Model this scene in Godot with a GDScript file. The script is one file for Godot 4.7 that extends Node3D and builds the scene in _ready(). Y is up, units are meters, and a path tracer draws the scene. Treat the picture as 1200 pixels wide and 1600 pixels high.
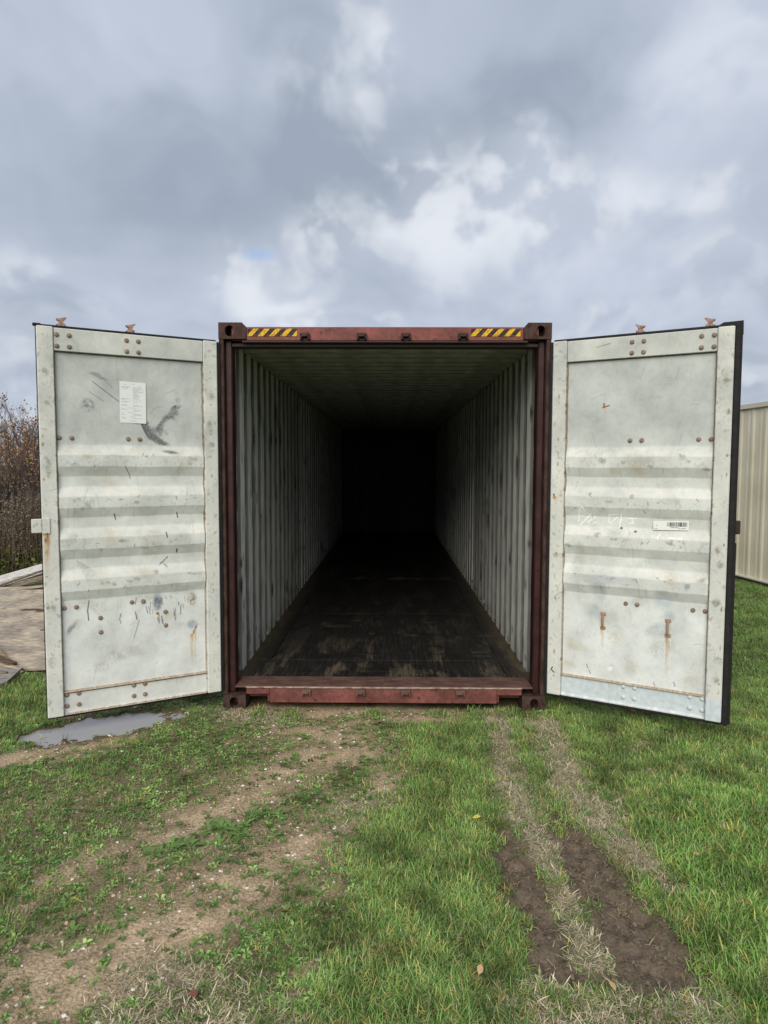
extends Node3D

# ---------------------------------------------------------------- mesh builder
class MB:
	var v := PackedVector3Array()
	var n := PackedVector3Array()
	var uv := PackedVector2Array()
	var c := PackedColorArray()
	var col := Color(1, 1, 1)

	func tri3(a: Vector3, b: Vector3, d: Vector3, na: Vector3, nb: Vector3, nd: Vector3, ua := Vector2(), ub := Vector2(), ud := Vector2()) -> void:
		if (b - a).cross(d - a).dot(na + nb + nd) > 0.0:
			var t := b; b = d; d = t
			t = nb; nb = nd; nd = t
			var s := ub; ub = ud; ud = s
		v.append(a); v.append(b); v.append(d)
		n.append(na); n.append(nb); n.append(nd)
		uv.append(ua); uv.append(ub); uv.append(ud)
		c.append(col); c.append(col); c.append(col)

	func tri(a: Vector3, b: Vector3, d: Vector3, nn: Vector3) -> void:
		tri3(a, b, d, nn, nn, nn)

	func quad(a: Vector3, b: Vector3, d: Vector3, e: Vector3, nn: Vector3, ua := Vector2(0, 0), ub := Vector2(1, 0), ud := Vector2(1, 1), ue := Vector2(0, 1)) -> void:
		tri3(a, b, d, nn, nn, nn, ua, ub, ud)
		tri3(a, d, e, nn, nn, nn, ua, ud, ue)

	func quad4(a: Vector3, b: Vector3, d: Vector3, e: Vector3, na: Vector3, nb: Vector3, nd: Vector3, ne: Vector3) -> void:
		tri3(a, b, d, na, nb, nd)
		tri3(a, d, e, na, nd, ne)

	# box with chamfered edges
	func box(p: Vector3, q: Vector3, b := 0.003, xf := Transform3D()) -> void:
		var lo := Vector3(minf(p.x, q.x), minf(p.y, q.y), minf(p.z, q.z))
		var hi := Vector3(maxf(p.x, q.x), maxf(p.y, q.y), maxf(p.z, q.z))
		b = minf(b, 0.45 * minf(hi.x - lo.x, minf(hi.y - lo.y, hi.z - lo.z)))
		var o := (lo + hi) * 0.5
		var h := (hi - lo) * 0.5
		var pt := func(s: Vector3, axis: int) -> Vector3:
			var r := s * (h - Vector3(b, b, b))
			r[axis] = s[axis] * h[axis]
			return xf * (o + r)
		var bs := xf.basis
		for ax in 3:
			var u := (ax + 1) % 3
			var w := (ax + 2) % 3
			for s in [-1.0, 1.0]:
				var f := []
				for k in [[-1.0, -1.0], [1.0, -1.0], [1.0, 1.0], [-1.0, 1.0]]:
					var sg := Vector3()
					sg[ax] = s; sg[u] = k[0]; sg[w] = k[1]
					f.append(pt.call(sg, ax))
				var nn := Vector3()
				nn[ax] = s
				quad(f[0], f[1], f[2], f[3], (bs * nn).normalized())
		if b <= 0.0005:
			return
		for ax in 3:
			var u := (ax + 1) % 3
			var w := (ax + 2) % 3
			for su in [-1.0, 1.0]:
				for sw in [-1.0, 1.0]:
					var a := Vector3(); a[ax] = -1; a[u] = su; a[w] = sw
					var d := Vector3(); d[ax] = 1; d[u] = su; d[w] = sw
					var nn := Vector3(); nn[u] = su; nn[w] = sw
					quad(pt.call(a, u), pt.call(d, u), pt.call(d, w), pt.call(a, w), (bs * nn).normalized())
		for sx in [-1.0, 1.0]:
			for sy in [-1.0, 1.0]:
				for sz in [-1.0, 1.0]:
					var s := Vector3(sx, sy, sz)
					tri(pt.call(s, 0), pt.call(s, 1), pt.call(s, 2), (bs * s).normalized())

	# tapered tube through points
	func tube(pts: Array, rad: Array, sides := 6, caps := true) -> void:
		var rings := []
		var nrm := []
		var side := Vector3()
		for i in pts.size():
			var d: Vector3 = (pts[mini(i + 1, pts.size() - 1)] - pts[maxi(i - 1, 0)]).normalized()
			if i == 0:
				side = d.cross(Vector3(0.31, 0.2, 0.93)).normalized()
			side = (side - d * side.dot(d)).normalized()
			var up := d.cross(side)
			var r := []
			var rn := []
			for k in sides:
				var a := TAU * k / sides
				var dir := side * cos(a) + up * sin(a)
				r.append(pts[i] + dir * rad[i])
				rn.append(dir)
			rings.append(r); nrm.append(rn)
		for i in pts.size() - 1:
			for k in sides:
				var j := (k + 1) % sides
				quad4(rings[i][k], rings[i][j], rings[i + 1][j], rings[i + 1][k], nrm[i][k], nrm[i][j], nrm[i + 1][j], nrm[i + 1][k])
		if caps:
			for e in [0, pts.size() - 1]:
				var d: Vector3 = (pts[e] - pts[1 if e == 0 else e - 1]).normalized()
				for k in range(1, sides - 1):
					tri(rings[e][0], rings[e][k], rings[e][k + 1], d)

	# a closed outline (x, y) pushed out along z
	func prism(poly: PackedVector2Array, z0: float, z1: float) -> void:
		var idx := Geometry2D.triangulate_polygon(poly)
		for i in range(0, idx.size(), 3):
			for z in [z0, z1]:
				var nn := Vector3(0, 0, 1.0 if z > (z0 + z1) * 0.5 else -1.0)
				var a := poly[idx[i]]
				var b := poly[idx[i + 1]]
				var d := poly[idx[i + 2]]
				tri(Vector3(a.x, a.y, z), Vector3(b.x, b.y, z), Vector3(d.x, d.y, z), nn)
		var ccw := not Geometry2D.is_polygon_clockwise(poly)
		for i in poly.size():
			var a := poly[i]
			var b := poly[(i + 1) % poly.size()]
			var t := (b - a).normalized()
			var nn := Vector3(t.y, -t.x, 0) * (1.0 if ccw else -1.0)
			quad(Vector3(a.x, a.y, z0), Vector3(b.x, b.y, z0), Vector3(b.x, b.y, z1), Vector3(a.x, a.y, z1), nn)

	func planar(ax: Vector3, ay: Vector3, off := Vector2()) -> void:
		for i in v.size():
			uv[i] = Vector2(v[i].dot(ax), v[i].dot(ay)) + off

	func mesh() -> ArrayMesh:
		var a := []
		a.resize(Mesh.ARRAY_MAX)
		a[Mesh.ARRAY_VERTEX] = v
		a[Mesh.ARRAY_NORMAL] = n
		a[Mesh.ARRAY_TEX_UV] = uv
		a[Mesh.ARRAY_COLOR] = c
		var m := ArrayMesh.new()
		m.add_surface_from_arrays(Mesh.PRIMITIVE_TRIANGLES, a)
		return m

# ---------------------------------------------------------------- naming helpers
var used := {}

func numbered(called: String) -> String:
	var k: int = used.get(called, 0)
	used[called] = k + 1
	return called if k == 0 else "%s_%03d" % [called, k]

func tag(o: Node3D, label: String, category := "", group := "", kind := "") -> Node3D:
	if label: o.set_meta("label", label)
	if category: o.set_meta("category", category)
	if group: o.set_meta("group", group)
	if kind: o.set_meta("kind", kind)
	return o

func thing(called: String, at: Vector3) -> Node3D:
	var o := Node3D.new()
	o.name = numbered(called)
	add_child(o, true)
	o.position = at
	return o

func part(parent: Node, called: String, m: Mesh, mat: Material, xf := Transform3D()) -> MeshInstance3D:
	var o := MeshInstance3D.new()
	o.mesh = m
	o.material_override = mat
	o.transform = xf
	if parent == self:
		o.name = numbered(called)
	else:
		var key := str(parent.get_instance_id()) + called
		var k: int = used.get(key, 0)
		used[key] = k + 1
		o.name = called if k == 0 else "%s_%03d" % [called, k]
	parent.add_child(o, true)
	return o

# ---------------------------------------------------------------- colour and texture helpers
func lin(r: float, g: float, b: float) -> Color:
	return Color(r, g, b).linear_to_srgb()

func noise(seed_: int, freq: float, oct := 4, ridged := false) -> FastNoiseLite:
	var f := FastNoiseLite.new()
	f.seed = seed_
	f.frequency = freq
	f.noise_type = FastNoiseLite.TYPE_SIMPLEX_SMOOTH
	f.fractal_type = FastNoiseLite.FRACTAL_RIDGED if ridged else FastNoiseLite.FRACTAL_FBM
	f.fractal_octaves = oct
	return f

func ramp(pts: Array) -> Gradient:
	var g := Gradient.new()
	var o := PackedFloat32Array()
	var c := PackedColorArray()
	for p in pts:
		o.append(p[0]); c.append(p[1])
	g.offsets = o
	g.colors = c
	return g

func noise_tex(f: FastNoiseLite, pts: Array, w := 512, h := 512) -> NoiseTexture2D:
	var t := NoiseTexture2D.new()
	t.width = w
	t.height = h
	t.seamless = true
	t.noise = f
	if pts.size():
		t.color_ramp = ramp(pts)
	return t

func mat(albedo: Color, rough := 0.8, tex: Texture2D = null) -> StandardMaterial3D:
	var m := StandardMaterial3D.new()
	m.albedo_color = albedo
	m.roughness = rough
	m.metallic_specular = 0.4
	m.albedo_texture = tex
	return m

func worldmap(m: StandardMaterial3D, scale: Vector3) -> StandardMaterial3D:
	m.uv1_triplanar = true
	m.uv1_world_triplanar = true
	m.uv1_scale = scale
	return m

func bumpy(m: StandardMaterial3D, f: FastNoiseLite, cm: float, w := 512) -> StandardMaterial3D:
	m.heightmap_enabled = true
	m.heightmap_scale = cm
	m.heightmap_texture = noise_tex(f, [], w, w)
	return m

func sstep(a: float, b: float, x: float) -> float:
	return smoothstep(a, b, x)

# painter of flat wear on a sheet measured in metres
class Sheet:
	var im: Image
	var k: float
	var h: float
	var rng := RandomNumberGenerator.new()
	var nz := FastNoiseLite.new()

	func _init(w_m: float, h_m: float, px_per_m: float, seed_: int) -> void:
		k = px_per_m
		h = h_m
		im = Image.create(int(w_m * k), int(h_m * k), false, Image.FORMAT_RGB8)
		rng.seed = seed_
		nz.seed = seed_
		nz.frequency = 0.06
		nz.fractal_octaves = 4

	func blend(x: int, y: int, col: Color, a: float) -> void:
		if x < 0 or y < 0 or x >= im.get_width() or y >= im.get_height() or a <= 0.0:
			return
		im.set_pixel(x, y, im.get_pixel(x, y).lerp(col, minf(a, 1.0)))

	# soft ragged patch; turned by ang, ragged 0..1
	func patch(u: float, v: float, ru: float, rv: float, ang: float, col: Color, a: float, ragged := 0.6, grain := 1.0) -> void:
		var R := maxf(ru, rv)
		var x0 := int((u - R) * k); var x1 := int((u + R) * k)
		var y0 := int((h - v - R) * k); var y1 := int((h - v + R) * k)
		var ca := cos(ang); var sa := sin(ang)
		for y in range(y0, y1 + 1):
			for x in range(x0, x1 + 1):
				var dx := x / k - u
				var dy := (h - y / k) - v
				var p := (dx * ca + dy * sa) / ru
				var q := (-dx * sa + dy * ca) / rv
				var d := sqrt(p * p + q * q)
				if d > 1.0: continue
				var nn := nz.get_noise_2d(x * grain * 0.45 + 90.0, y * grain * 0.45) * 1.0 + nz.get_noise_2d(x * 3.1 * grain, y * 2.2 * grain) * 0.75 + 0.5
				blend(x, y, col, a * smoothstep(1.0, 0.3, d) * lerpf(1.0, clampf(nn * 1.6 - 0.3, 0.0, 1.0), ragged))

	func stroke(pts: Array, width: float, col: Color, a: float, broken := 0.3) -> void:
		for i in pts.size() - 1:
			var p: Vector2 = pts[i]
			var q: Vector2 = pts[i + 1]
			var steps := maxi(1, int((q - p).length() * k * 1.5))
			for s in steps:
				var w := p.lerp(q, float(s) / steps)
				var x := w.x * k
				var y := (h - w.y) * k
				var aa := a * lerpf(1.0, clampf(nz.get_noise_2d(x * 2.0, y * 2.0) * 2.5 + 0.6, 0.0, 1.0), broken)
				var r := width * k * 0.5
				for yy in range(int(floor(y - r)), int(ceil(y + r)) + 1):
					for xx in range(int(floor(x - r)), int(ceil(x + r)) + 1):
						var d := Vector2(xx - x, yy - y).length()
						blend(xx, yy, col, aa * clampf((r + 0.6 - d) / (0.6 + r * 0.45), 0.0, 1.0) * (0.6 if r < 2.0 else 0.22) * (1.0 if r < 2.0 else clampf(0.55 + nz.get_noise_2d(xx * 2.5, yy * 2.5) * 2.0, 0.0, 1.0)))

	func run(u: float, v0: float, v1: float, width: float, col: Color, a: float) -> void:
		var y0 := int((h - v0) * k)
		var y1 := int((h - v1) * k)
		for y in range(y0, y1 + 1):
			var t := float(y - y0) / maxi(1, y1 - y0)
			var w := width * k * 0.5 * (1.0 - 0.6 * t)
			var cx := u * k + nz.get_noise_1d(y * 0.6) * 3.0
			for x in range(int(cx - w) - 1, int(cx + w) + 2):
				var e := clampf(1.0 - absf(x - cx) / (w + 0.7), 0.0, 1.0)
				blend(x, y, col, a * e * (1.0 - t) * (0.6 + 0.8 * nz.get_noise_2d(x * 4.0, y * 0.4)))

	func tex() -> ImageTexture:
		return ImageTexture.create_from_image(im)

# ---------------------------------------------------------------- state
var R := RandomNumberGenerator.new()
var M := {}
const EXPOSURE := 2.1

# ---------------------------------------------------------------- sky
var sky_a := noise(11, 0.9, 5)
var sky_b := noise(12, 2.6, 5)
var sky_c := noise(13, 1.4, 3)
var sky_w := noise(14, 3.0, 4)
var sky_f := noise(15, 7.0, 4)
var sky_p := noise(16, 16.0, 4)
# sunlit tops in the cloud deck: azimuth, elevation, half width, half height (degrees), brightness
var tops := [[-3.2, 32.0, 2.6, 3.0, 0.45], [-0.6, 30.6, 1.3, 3.2, 0.7], [-5.8, 28.2, 3.2, 2.2, 0.35], [1.5, 23.2, 2.0, 2.4, 0.75], [4.2, 21.4, 3.2, 2.4, 0.8], [9.0, 22.0, 4.2, 2.8, 1.05], [13.2, 20.6, 4.4, 2.4, 0.75], [19.5, 21.0, 4.2, 2.4, 0.55], [7.0, 18.6, 6.0, 1.8, 0.5], [25.4, 19.8, 2.4, 1.2, 0.6], [-5.5, 19.3, 2.0, 1.8, 0.75], [-3.2, 17.6, 2.6, 2.0, 0.7], [-15.0, 16.3, 2.4, 1.3, 0.8], [-12.4, 15.2, 2.6, 1.6, 0.6], [-10.0, 15.0, 2.3, 1.7, 0.95], [-7.6, 13.8, 2.0, 1.0, 0.8], [-6.5, 11.9, 3.0, 0.7, 0.8], [-2.5, 11.8, 2.6, 0.7, 0.7], [-27.0, 13.4, 5.5, 2.4, 0.4], [26.0, 14.4, 4.0, 2.4, 0.4], [5.7, 18.8, 10.0, 2.6, 0.4], [27.0, 30.0, 7.0, 4.0, 0.3], [-29.0, 4.6, 5.0, 1.4, 0.6], [-29.0, 8.0, 5.0, 1.0, 0.35], [27.0, 7.0, 6.0, 1.2, 0.5], [15.0, 12.0, 6.0, 1.2, 0.45],
	[62.0, 20.0, 9.0, 3.0, 0.7], [-60.0, 24.0, 10.0, 3.5, 0.7], [95.0, 30.0, 12.0, 5.0, 0.6], [-100.0, 18.0, 10.0, 4.0, 0.7], [140.0, 24.0, 12.0, 5.0, 0.7], [-150.0, 28.0, 14.0, 5.0, 0.7], [178.0, 40.0, 16.0, 8.0, 0.6], [40.0, 48.0, 10.0, 6.0, 0.4], [-50.0, 55.0, 12.0, 7.0, 0.4]]

# broad darker and paler parts of the deck: azimuth, elevation, half width, half height, change
var masses := [[0.0, 13.5, 34.0, 4.0, 0.12], [-14.0, 9.0, 30.0, 4.0, 0.1], [-18.0, 22.0, 13.0, 4.5, -0.3], [-5.0, 21.5, 7.0, 3.5, -0.35], [9.0, 26.0, 11.0, 2.6, -0.3], [-22.0, 32.0, 12.0, 4.0, 0.15], [12.0, 20.5, 13.0, 3.2, 0.5], [8.0, 16.0, 16.0, 2.6, 0.35], [26.0, 31.0, 8.0, 4.0, 0.35], [-22.0, 13.5, 12.0, 2.4, 0.35], [0.0, 31.0, 5.0, 4.0, 0.3], [22.0, 12.0, 10.0, 2.5, 0.2], [70.0, 24.0, 18.0, 6.0, 0.4], [-75.0, 28.0, 18.0, 6.0, -0.3], [130.0, 30.0, 20.0, 8.0, 0.3], [-140.0, 26.0, 20.0, 7.0, 0.3]]

func sky_color(az: float, el: float) -> Color:
	var e := deg_to_rad(el)
	var a := deg_to_rad(az)
	var d := Vector3(sin(a) * cos(e), sin(e), -cos(a) * cos(e))
	var p := Vector3(d.x, d.z, 0) / (d.y + 0.16)
	var ww := Vector3(sky_w.get_noise_3dv(d * 0.7), sky_w.get_noise_3dv(d + Vector3(7, 3, 1)), 0)
	var big := sky_a.get_noise_2d(p.x * 0.55 + ww.x * 0.35, p.y * 0.55 + ww.y * 0.35)
	var mid := sky_b.get_noise_2d(p.x * 0.5 + ww.x * 0.3, p.y * 0.5 + ww.y * 0.3)
	var fine := sky_f.get_noise_3dv(d * 1.1 + ww * 0.05)
	var t := 0.48 + big * 0.62 + mid * 0.34 + fine * 0.12
	t += sstep(22.0, 2.0, el) * 0.22
	t = clampf(t, 0.0, 1.0)
	for q in masses:
		var dx: float = wrapf(az + ww.x * 6.0 + mid * 5.0 - q[0], -180.0, 180.0) / q[2]
		var dy: float = (el + ww.y * 3.0 + fine * 2.5 + mid * 2.0 - q[1]) / q[3]
		t += q[4] * exp(-dx * dx - dy * dy)
	t = clampf(t, 0.0, 1.15)
	var col := Color(0.34, 0.40, 0.495).lerp(Color(0.54, 0.60, 0.72), t)
	# sunlit tops
	var b := 0.0
	var uu := az + ww.x * 3.2 + fine * 2.4 + mid * 2.0
	var vv := el + ww.y * 2.0 + fine * 2.2 + mid * 1.2
	for q in tops:
		var dx: float = wrapf(uu - q[0], -180.0, 180.0) / q[2]
		var dy: float = (vv - q[1]) / q[3]
		if dy < 0.0: dy *= 0.7
		var r := dx * dx + dy * dy
		if r < 5.0:
			b += q[4] * exp(-r * 1.35)
	var puff := sky_p.get_noise_3dv(d)
	var lump := clampf(0.5 + mid * 0.9 + fine * 1.1 + puff * 1.0, 0.0, 1.0)
	var bill := lump * lump * (3.0 - 2.0 * lump) * 1.25 + 0.12
	b = 1.0 - exp(-1.2 * b * bill)
	# thin bands low over the horizon
	var band := sky_c.get_noise_2d(az * 0.035, el * 0.32 + big)
	col = col.lerp(Color(0.62, 0.67, 0.73), clampf(band * 1.2 + 0.2, 0.0, 1.0) * sstep(24.0, 8.0, el) * 0.22)
	col = col.lerp(Color(0.90, 0.93, 0.97), b * 0.78)
	# a gap of blue beside the brightest tops
	var gx := (az + 10.8) / 1.3 + fine
	var gy := (el - 16.7) / 0.45 + fine
	col = col.lerp(Color(0.34, 0.5, 0.8), 0.65 * exp(-gx * gx - gy * gy))
	return col

func sky_image(w: int, h: int, az0: float, az1: float, el1: float, el0: float) -> Image:
	var im := Image.create(w, h, false, Image.FORMAT_RGBF)
	for y in h:
		var el := el1 + (el0 - el1) * (y + 0.5) / h
		for x in w:
			im.set_pixel(x, y, sky_color(az0 + (az1 - az0) * (x + 0.5) / w, maxf(el, 0.0)))
	return im

func make_sky() -> Sky:
	var W := 3072
	var H := 1536
	var pano := sky_image(768, 192, -180, 180, 90, 0)
	pano.resize(W, H / 2, Image.INTERPOLATE_CUBIC)
	var x0 := int(W * (180.0 - 42.0) / 360.0)
	var x1 := int(W * (180.0 + 42.0) / 360.0)
	var y0 := int(H * (90.0 - 42.0) / 180.0)
	var front := sky_image(x1 - x0, H / 2 - y0, x0 * 360.0 / W - 180.0, x1 * 360.0 / W - 180.0, 90.0 - y0 * 180.0 / H, 0.0)
	pano.blit_rect(front, Rect2i(0, 0, x1 - x0, H / 2 - y0), Vector2i(x0, y0))
	var full := Image.create(W, H, false, Image.FORMAT_RGBF)
	full.fill(Color(0.13, 0.14, 0.11))
	full.blit_rect(pano, Rect2i(W / 2, 0, W / 2, H / 2), Vector2i(0, 0))   # column 0 of a panorama faces -Z
	full.blit_rect(pano, Rect2i(0, 0, W / 2, H / 2), Vector2i(W / 2, 0))
	var m := PanoramaSkyMaterial.new()
	m.panorama = ImageTexture.create_from_image(full)
	var s := Sky.new()
	s.sky_material = m
	return s

# ---------------------------------------------------------------- ground
var gn1 := noise(21, 0.8, 4)
var gn2 := noise(22, 4.0, 4)
var gn3 := noise(23, 14.0, 3)
var gn4 := noise(24, 2.2, 4)
# patches of turf noise are shared by soil colour and planting
const GX0 := -9.0
const GZ0 := -9.5
const CELL := 0.04
const GW := 400
const GH := 330
var g_bare := PackedFloat32Array()
var g_mud := PackedFloat32Array()
var g_straw := PackedFloat32Array()
var g_lush := PackedFloat32Array()

# worn places: x, z, x, z, half width, strength
var bare_lines := [[-1.6, 3.05, -0.98, 2.68, 0.15, 1.0], [-0.98, 2.68, -0.62, 2.25, 0.14, 1.0], [-0.62, 2.25, -0.34, 1.85, 0.09, 0.9], [-0.02, 1.3, 0.06, 1.15, 0.06, 0.9],
	[-1.4, 2.15, -1.05, 1.75, 0.08, 0.6], [-1.02, 1.75, -0.72, 1.38, 0.12, 0.85], [-0.72, 1.35, -0.5, 0.95, 0.12, 0.8], [-0.42, 0.9, -0.18, 0.8, 0.1, 1.0], [-0.65, 0.5, -0.2, 0.3, 0.16, 0.6],
	[-0.5, 0.5, -0.2, 0.75, 0.12, 0.95], [-0.7, 0.25, -0.15, 0.75, 0.34, 0.55], [-1.05, 1.95, -0.45, 0.95, 0.24, 0.5], [-1.3, 2.8, -0.3, 1.8, 0.24, 0.45], [-0.3, 1.8, 0.1, 1.1, 0.12, 0.5], [-2.4, 1.6, -1.5, 1.4, 0.2, 0.3], [0.12, 0.14, 0.45, 0.14, 0.12, 0.8], [-2.35, 0.98, -1.85, 0.72, 0.09, 0.8], [-1.85, 0.72, -1.55, 0.2, 0.07, 0.8], [-1.05, 0.2, -0.7, 0.35, 0.1, 0.5], [-0.5, 0.1, 0.1, 0.12, 0.09, 0.75], [1.45, 0.55, 1.75, 0.7, 0.1, 0.35], [1.35, 1.35, 1.6, 1.1, 0.08, 0.4]]
var mud_lines := [[0.655, 1.80, 0.665, 2.66, 0.085, 1.0], [0.93, 1.85, 0.99, 2.7, 0.125, 1.0], [0.75, 2.75, 1.0, 3.0, 0.16, 0.7], [1.06, 2.3, 1.1, 2.6, 0.07, 0.9], [0.9, 1.55, 0.93, 1.9, 0.05, 0.5], [2.0, 0.55, 2.2, 0.5, 0.06, 0.4]]
var straw_lines := [[0.84, 0.03, 0.76, 0.9, 0.06, 0.9], [0.76, 0.9, 0.74, 1.6, 0.075, 0.95], [0.74, 1.6, 0.77, 1.8, 0.05, 0.8], [1.13, 0.25, 1.08, 1.2, 0.075, 0.95], [1.08, 1.2, 1.13, 1.7, 0.1, 0.9], [1.13, 1.7, 1.26, 2.15, 0.07, 0.85], [0.775, 1.7, 0.80, 2.66, 0.016, 1.0],
	[0.6, 2.8, 1.15, 2.84, 0.07, 0.7], [0.7, 2.97, 1.05, 3.2, 0.2, 0.75], [-1.12, 0.14, -0.85, 0.18, 0.08, 0.6], [-0.75, 2.8, -0.4, 3.0, 0.14, 0.5], [1.5, 1.9, 1.3, 1.5, 0.1, 0.35], [-0.2, 1.6, 0.0, 1.45, 0.1, 0.4]]

func seg_d(x: float, z: float, s: Array) -> float:
	var ax: float = s[0]; var az: float = s[1]
	var dx: float = s[2] - ax; var dz: float = s[3] - az
	var t := clampf(((x - ax) * dx + (z - az) * dz) / (dx * dx + dz * dz), 0.0, 1.0)
	return Vector2(x - ax - dx * t, z - az - dz * t).length()

func line_mask(lines: Array, x: float, z: float, warp: float) -> float:
	var r := 0.0
	for s in lines:
		if absf(x - s[0]) > 1.3 or absf(z - s[1]) > 1.6: continue
		var w: float = s[4]
		r = maxf(r, s[5] * smoothstep(w * 1.9, w * 0.2, seg_d(x, z, s) + warp))
	return r

func puddle_in(x: float, z: float) -> float:   # > 0 inside the hollow that holds water
	var dx := x + 1.97
	var dz := z - 0.43
	var p := -0.87 * dx + 0.49 * dz
	var q := 0.49 * dx + 0.87 * dz
	return 1.0 - sqrt(pow(p / 0.54, 2) + pow(q / 0.215, 2)) + gn2.get_noise_2d(x, z) * 0.4 + gn3.get_noise_2d(x, z) * 0.25

func bake_ground() -> void:
	for arr in [g_bare, g_mud, g_straw, g_lush]:
		arr.resize(GW * GH)
	for j in GH:
		var z := GZ0 + j * CELL
		for i in GW:
			var x := GX0 + i * CELL
			var k := j * GW + i
			var n2 := gn2.get_noise_2d(x, z)
			var n4 := gn4.get_noise_2d(x, z)
			var bare := 0.0
			var mud := 0.0
			var straw := 0.0
			if z > -0.6 and absf(x) < 3.2:
				var warp := n2 * 0.13 + gn3.get_noise_2d(x, z) * 0.08 + n4 * 0.05
				bare = line_mask(bare_lines, x, z, warp * 0.8 - 0.045)
				mud = line_mask(mud_lines, x, z, warp * 0.45 - 0.012)
				straw = line_mask(straw_lines, x, z, warp * 0.5 - 0.045)
			# left of the lush middle strip the turf is thin over soil
			var edge := 0.36 - 0.2 * z + n4 * 0.4
			var lush := sstep(edge - 0.5, edge + 0.2, x) * 0.8 + 0.2
			lush *= lerpf(0.85, 1.1, n4 * 0.5 + 0.5)
			if x > 1.1 and z < 1.9: lush = minf(lush, 0.78 + n4 * 0.5 + 0.4 * sstep(1.8, 2.6, x))
			if x > 1.2: lush = lerpf(lush, 1.0, sstep(1.35, 1.7, x + (z - 2.0) * 0.4) * 0.8)
			if x < -1.25: lush = maxf(lush, 0.3 + 0.25 * sstep(-0.1, 0.5, n4) + 0.5 * sstep(-2.0, -2.9, x + n4 * 0.5))
			if z < 0.55 and x > -1.3 and x < 1.2:
				lush *= lerpf(1.0, 0.72, sstep(0.6, 0.15, z))
			bare *= clampf(0.93 + n2 * 1.3 + gn3.get_noise_2d(x + 3.0, z) * 0.8, 0.15, 1.0)
			straw *= clampf(1.0 + n2 * 0.7 + gn3.get_noise_2d(x, z + 5.0) * 0.9, 0.3, 1.0)
			mud *= clampf(1.0 + gn3.get_noise_2d(x + 7.0, z * 0.5) * 0.9, 0.2, 1.0)
			mud *= 1.0 - 0.9 * sstep(0.3, 0.85, straw)
			var patchy := sstep(0.1, 0.42, n4 * 0.6 + n2 * 0.5) * (0.85 if x < 0.1 and x > -2.6 and z > -0.3 else 0.2)
			bare = maxf(bare, patchy * 0.6 * (1.0 - sstep(0.5, 0.9, lush)))
			g_bare[k] = bare
			g_mud[k] = mud
			g_straw[k] = straw
			g_lush[k] = clampf(lush, 0.0, 1.0)

func at_grid(arr: PackedFloat32Array, x: float, z: float, far: float) -> float:
	var fx := (x - GX0) / CELL
	var fz := (z - GZ0) / CELL
	var i := int(floor(fx))
	var j := int(floor(fz))
	if i < 0 or j < 0 or i >= GW - 1 or j >= GH - 1: return far
	fx -= i
	fz -= j
	var k := j * GW + i
	return lerpf(lerpf(arr[k], arr[k + 1], fx), lerpf(arr[k + GW], arr[k + GW + 1], fx), fz)

func height(x: float, z: float) -> float:
	var y := 0.03
	if absf(x) < 10.0 and absf(z) < 11.0:
		y += gn1.get_noise_2d(x, z) * 0.02 + gn2.get_noise_2d(x, z) * 0.008
		var mud := at_grid(g_mud, x, z, 0.0)
		var bare := at_grid(g_bare, x, z, 0.0)
		y -= bare * 0.012
		if mud > 0.0:
			y -= mud * 0.04
			var tread := sin((z + absf(fposmod(x, 0.17) - 0.085) * 0.9) * TAU / 0.075)
			y += mud * (0.004 * smoothstep(-0.2, 0.6, tread) + gn3.get_noise_2d(x * 2.2, z * 0.35) * 0.034 + gn3.get_noise_2d(x, z) * 0.008)
		if absf(x) < 1.6 and z < 0.6: y -= 0.024 * sstep(0.5, 0.1, z) * sstep(1.6, 1.3, absf(x))
		var pi := puddle_in(x, z)
		if pi > -0.6:
			y = lerpf(y, 0.034, sstep(-0.6, -0.1, pi))
			y -= 0.05 * sstep(-0.12, 0.5, pi)
	return y

func axis_steps(a: float, b: float, step: float, far: float) -> PackedFloat32Array:
	var r := PackedFloat32Array()
	var x := a
	while x < b + step * 0.5:
		r.append(x)
		x += step
	var s := step
	x = r[r.size() - 1]
	while x < far:
		s = minf(s * 1.35, 40.0)
		x += s
		r.append(x)
	var left := PackedFloat32Array()
	s = step
	x = a
	while x > -far:
		s = minf(s * 1.35, 40.0)
		x -= s
		left.append(x)
	left.reverse()
	left.append_array(r)
	return left

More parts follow.
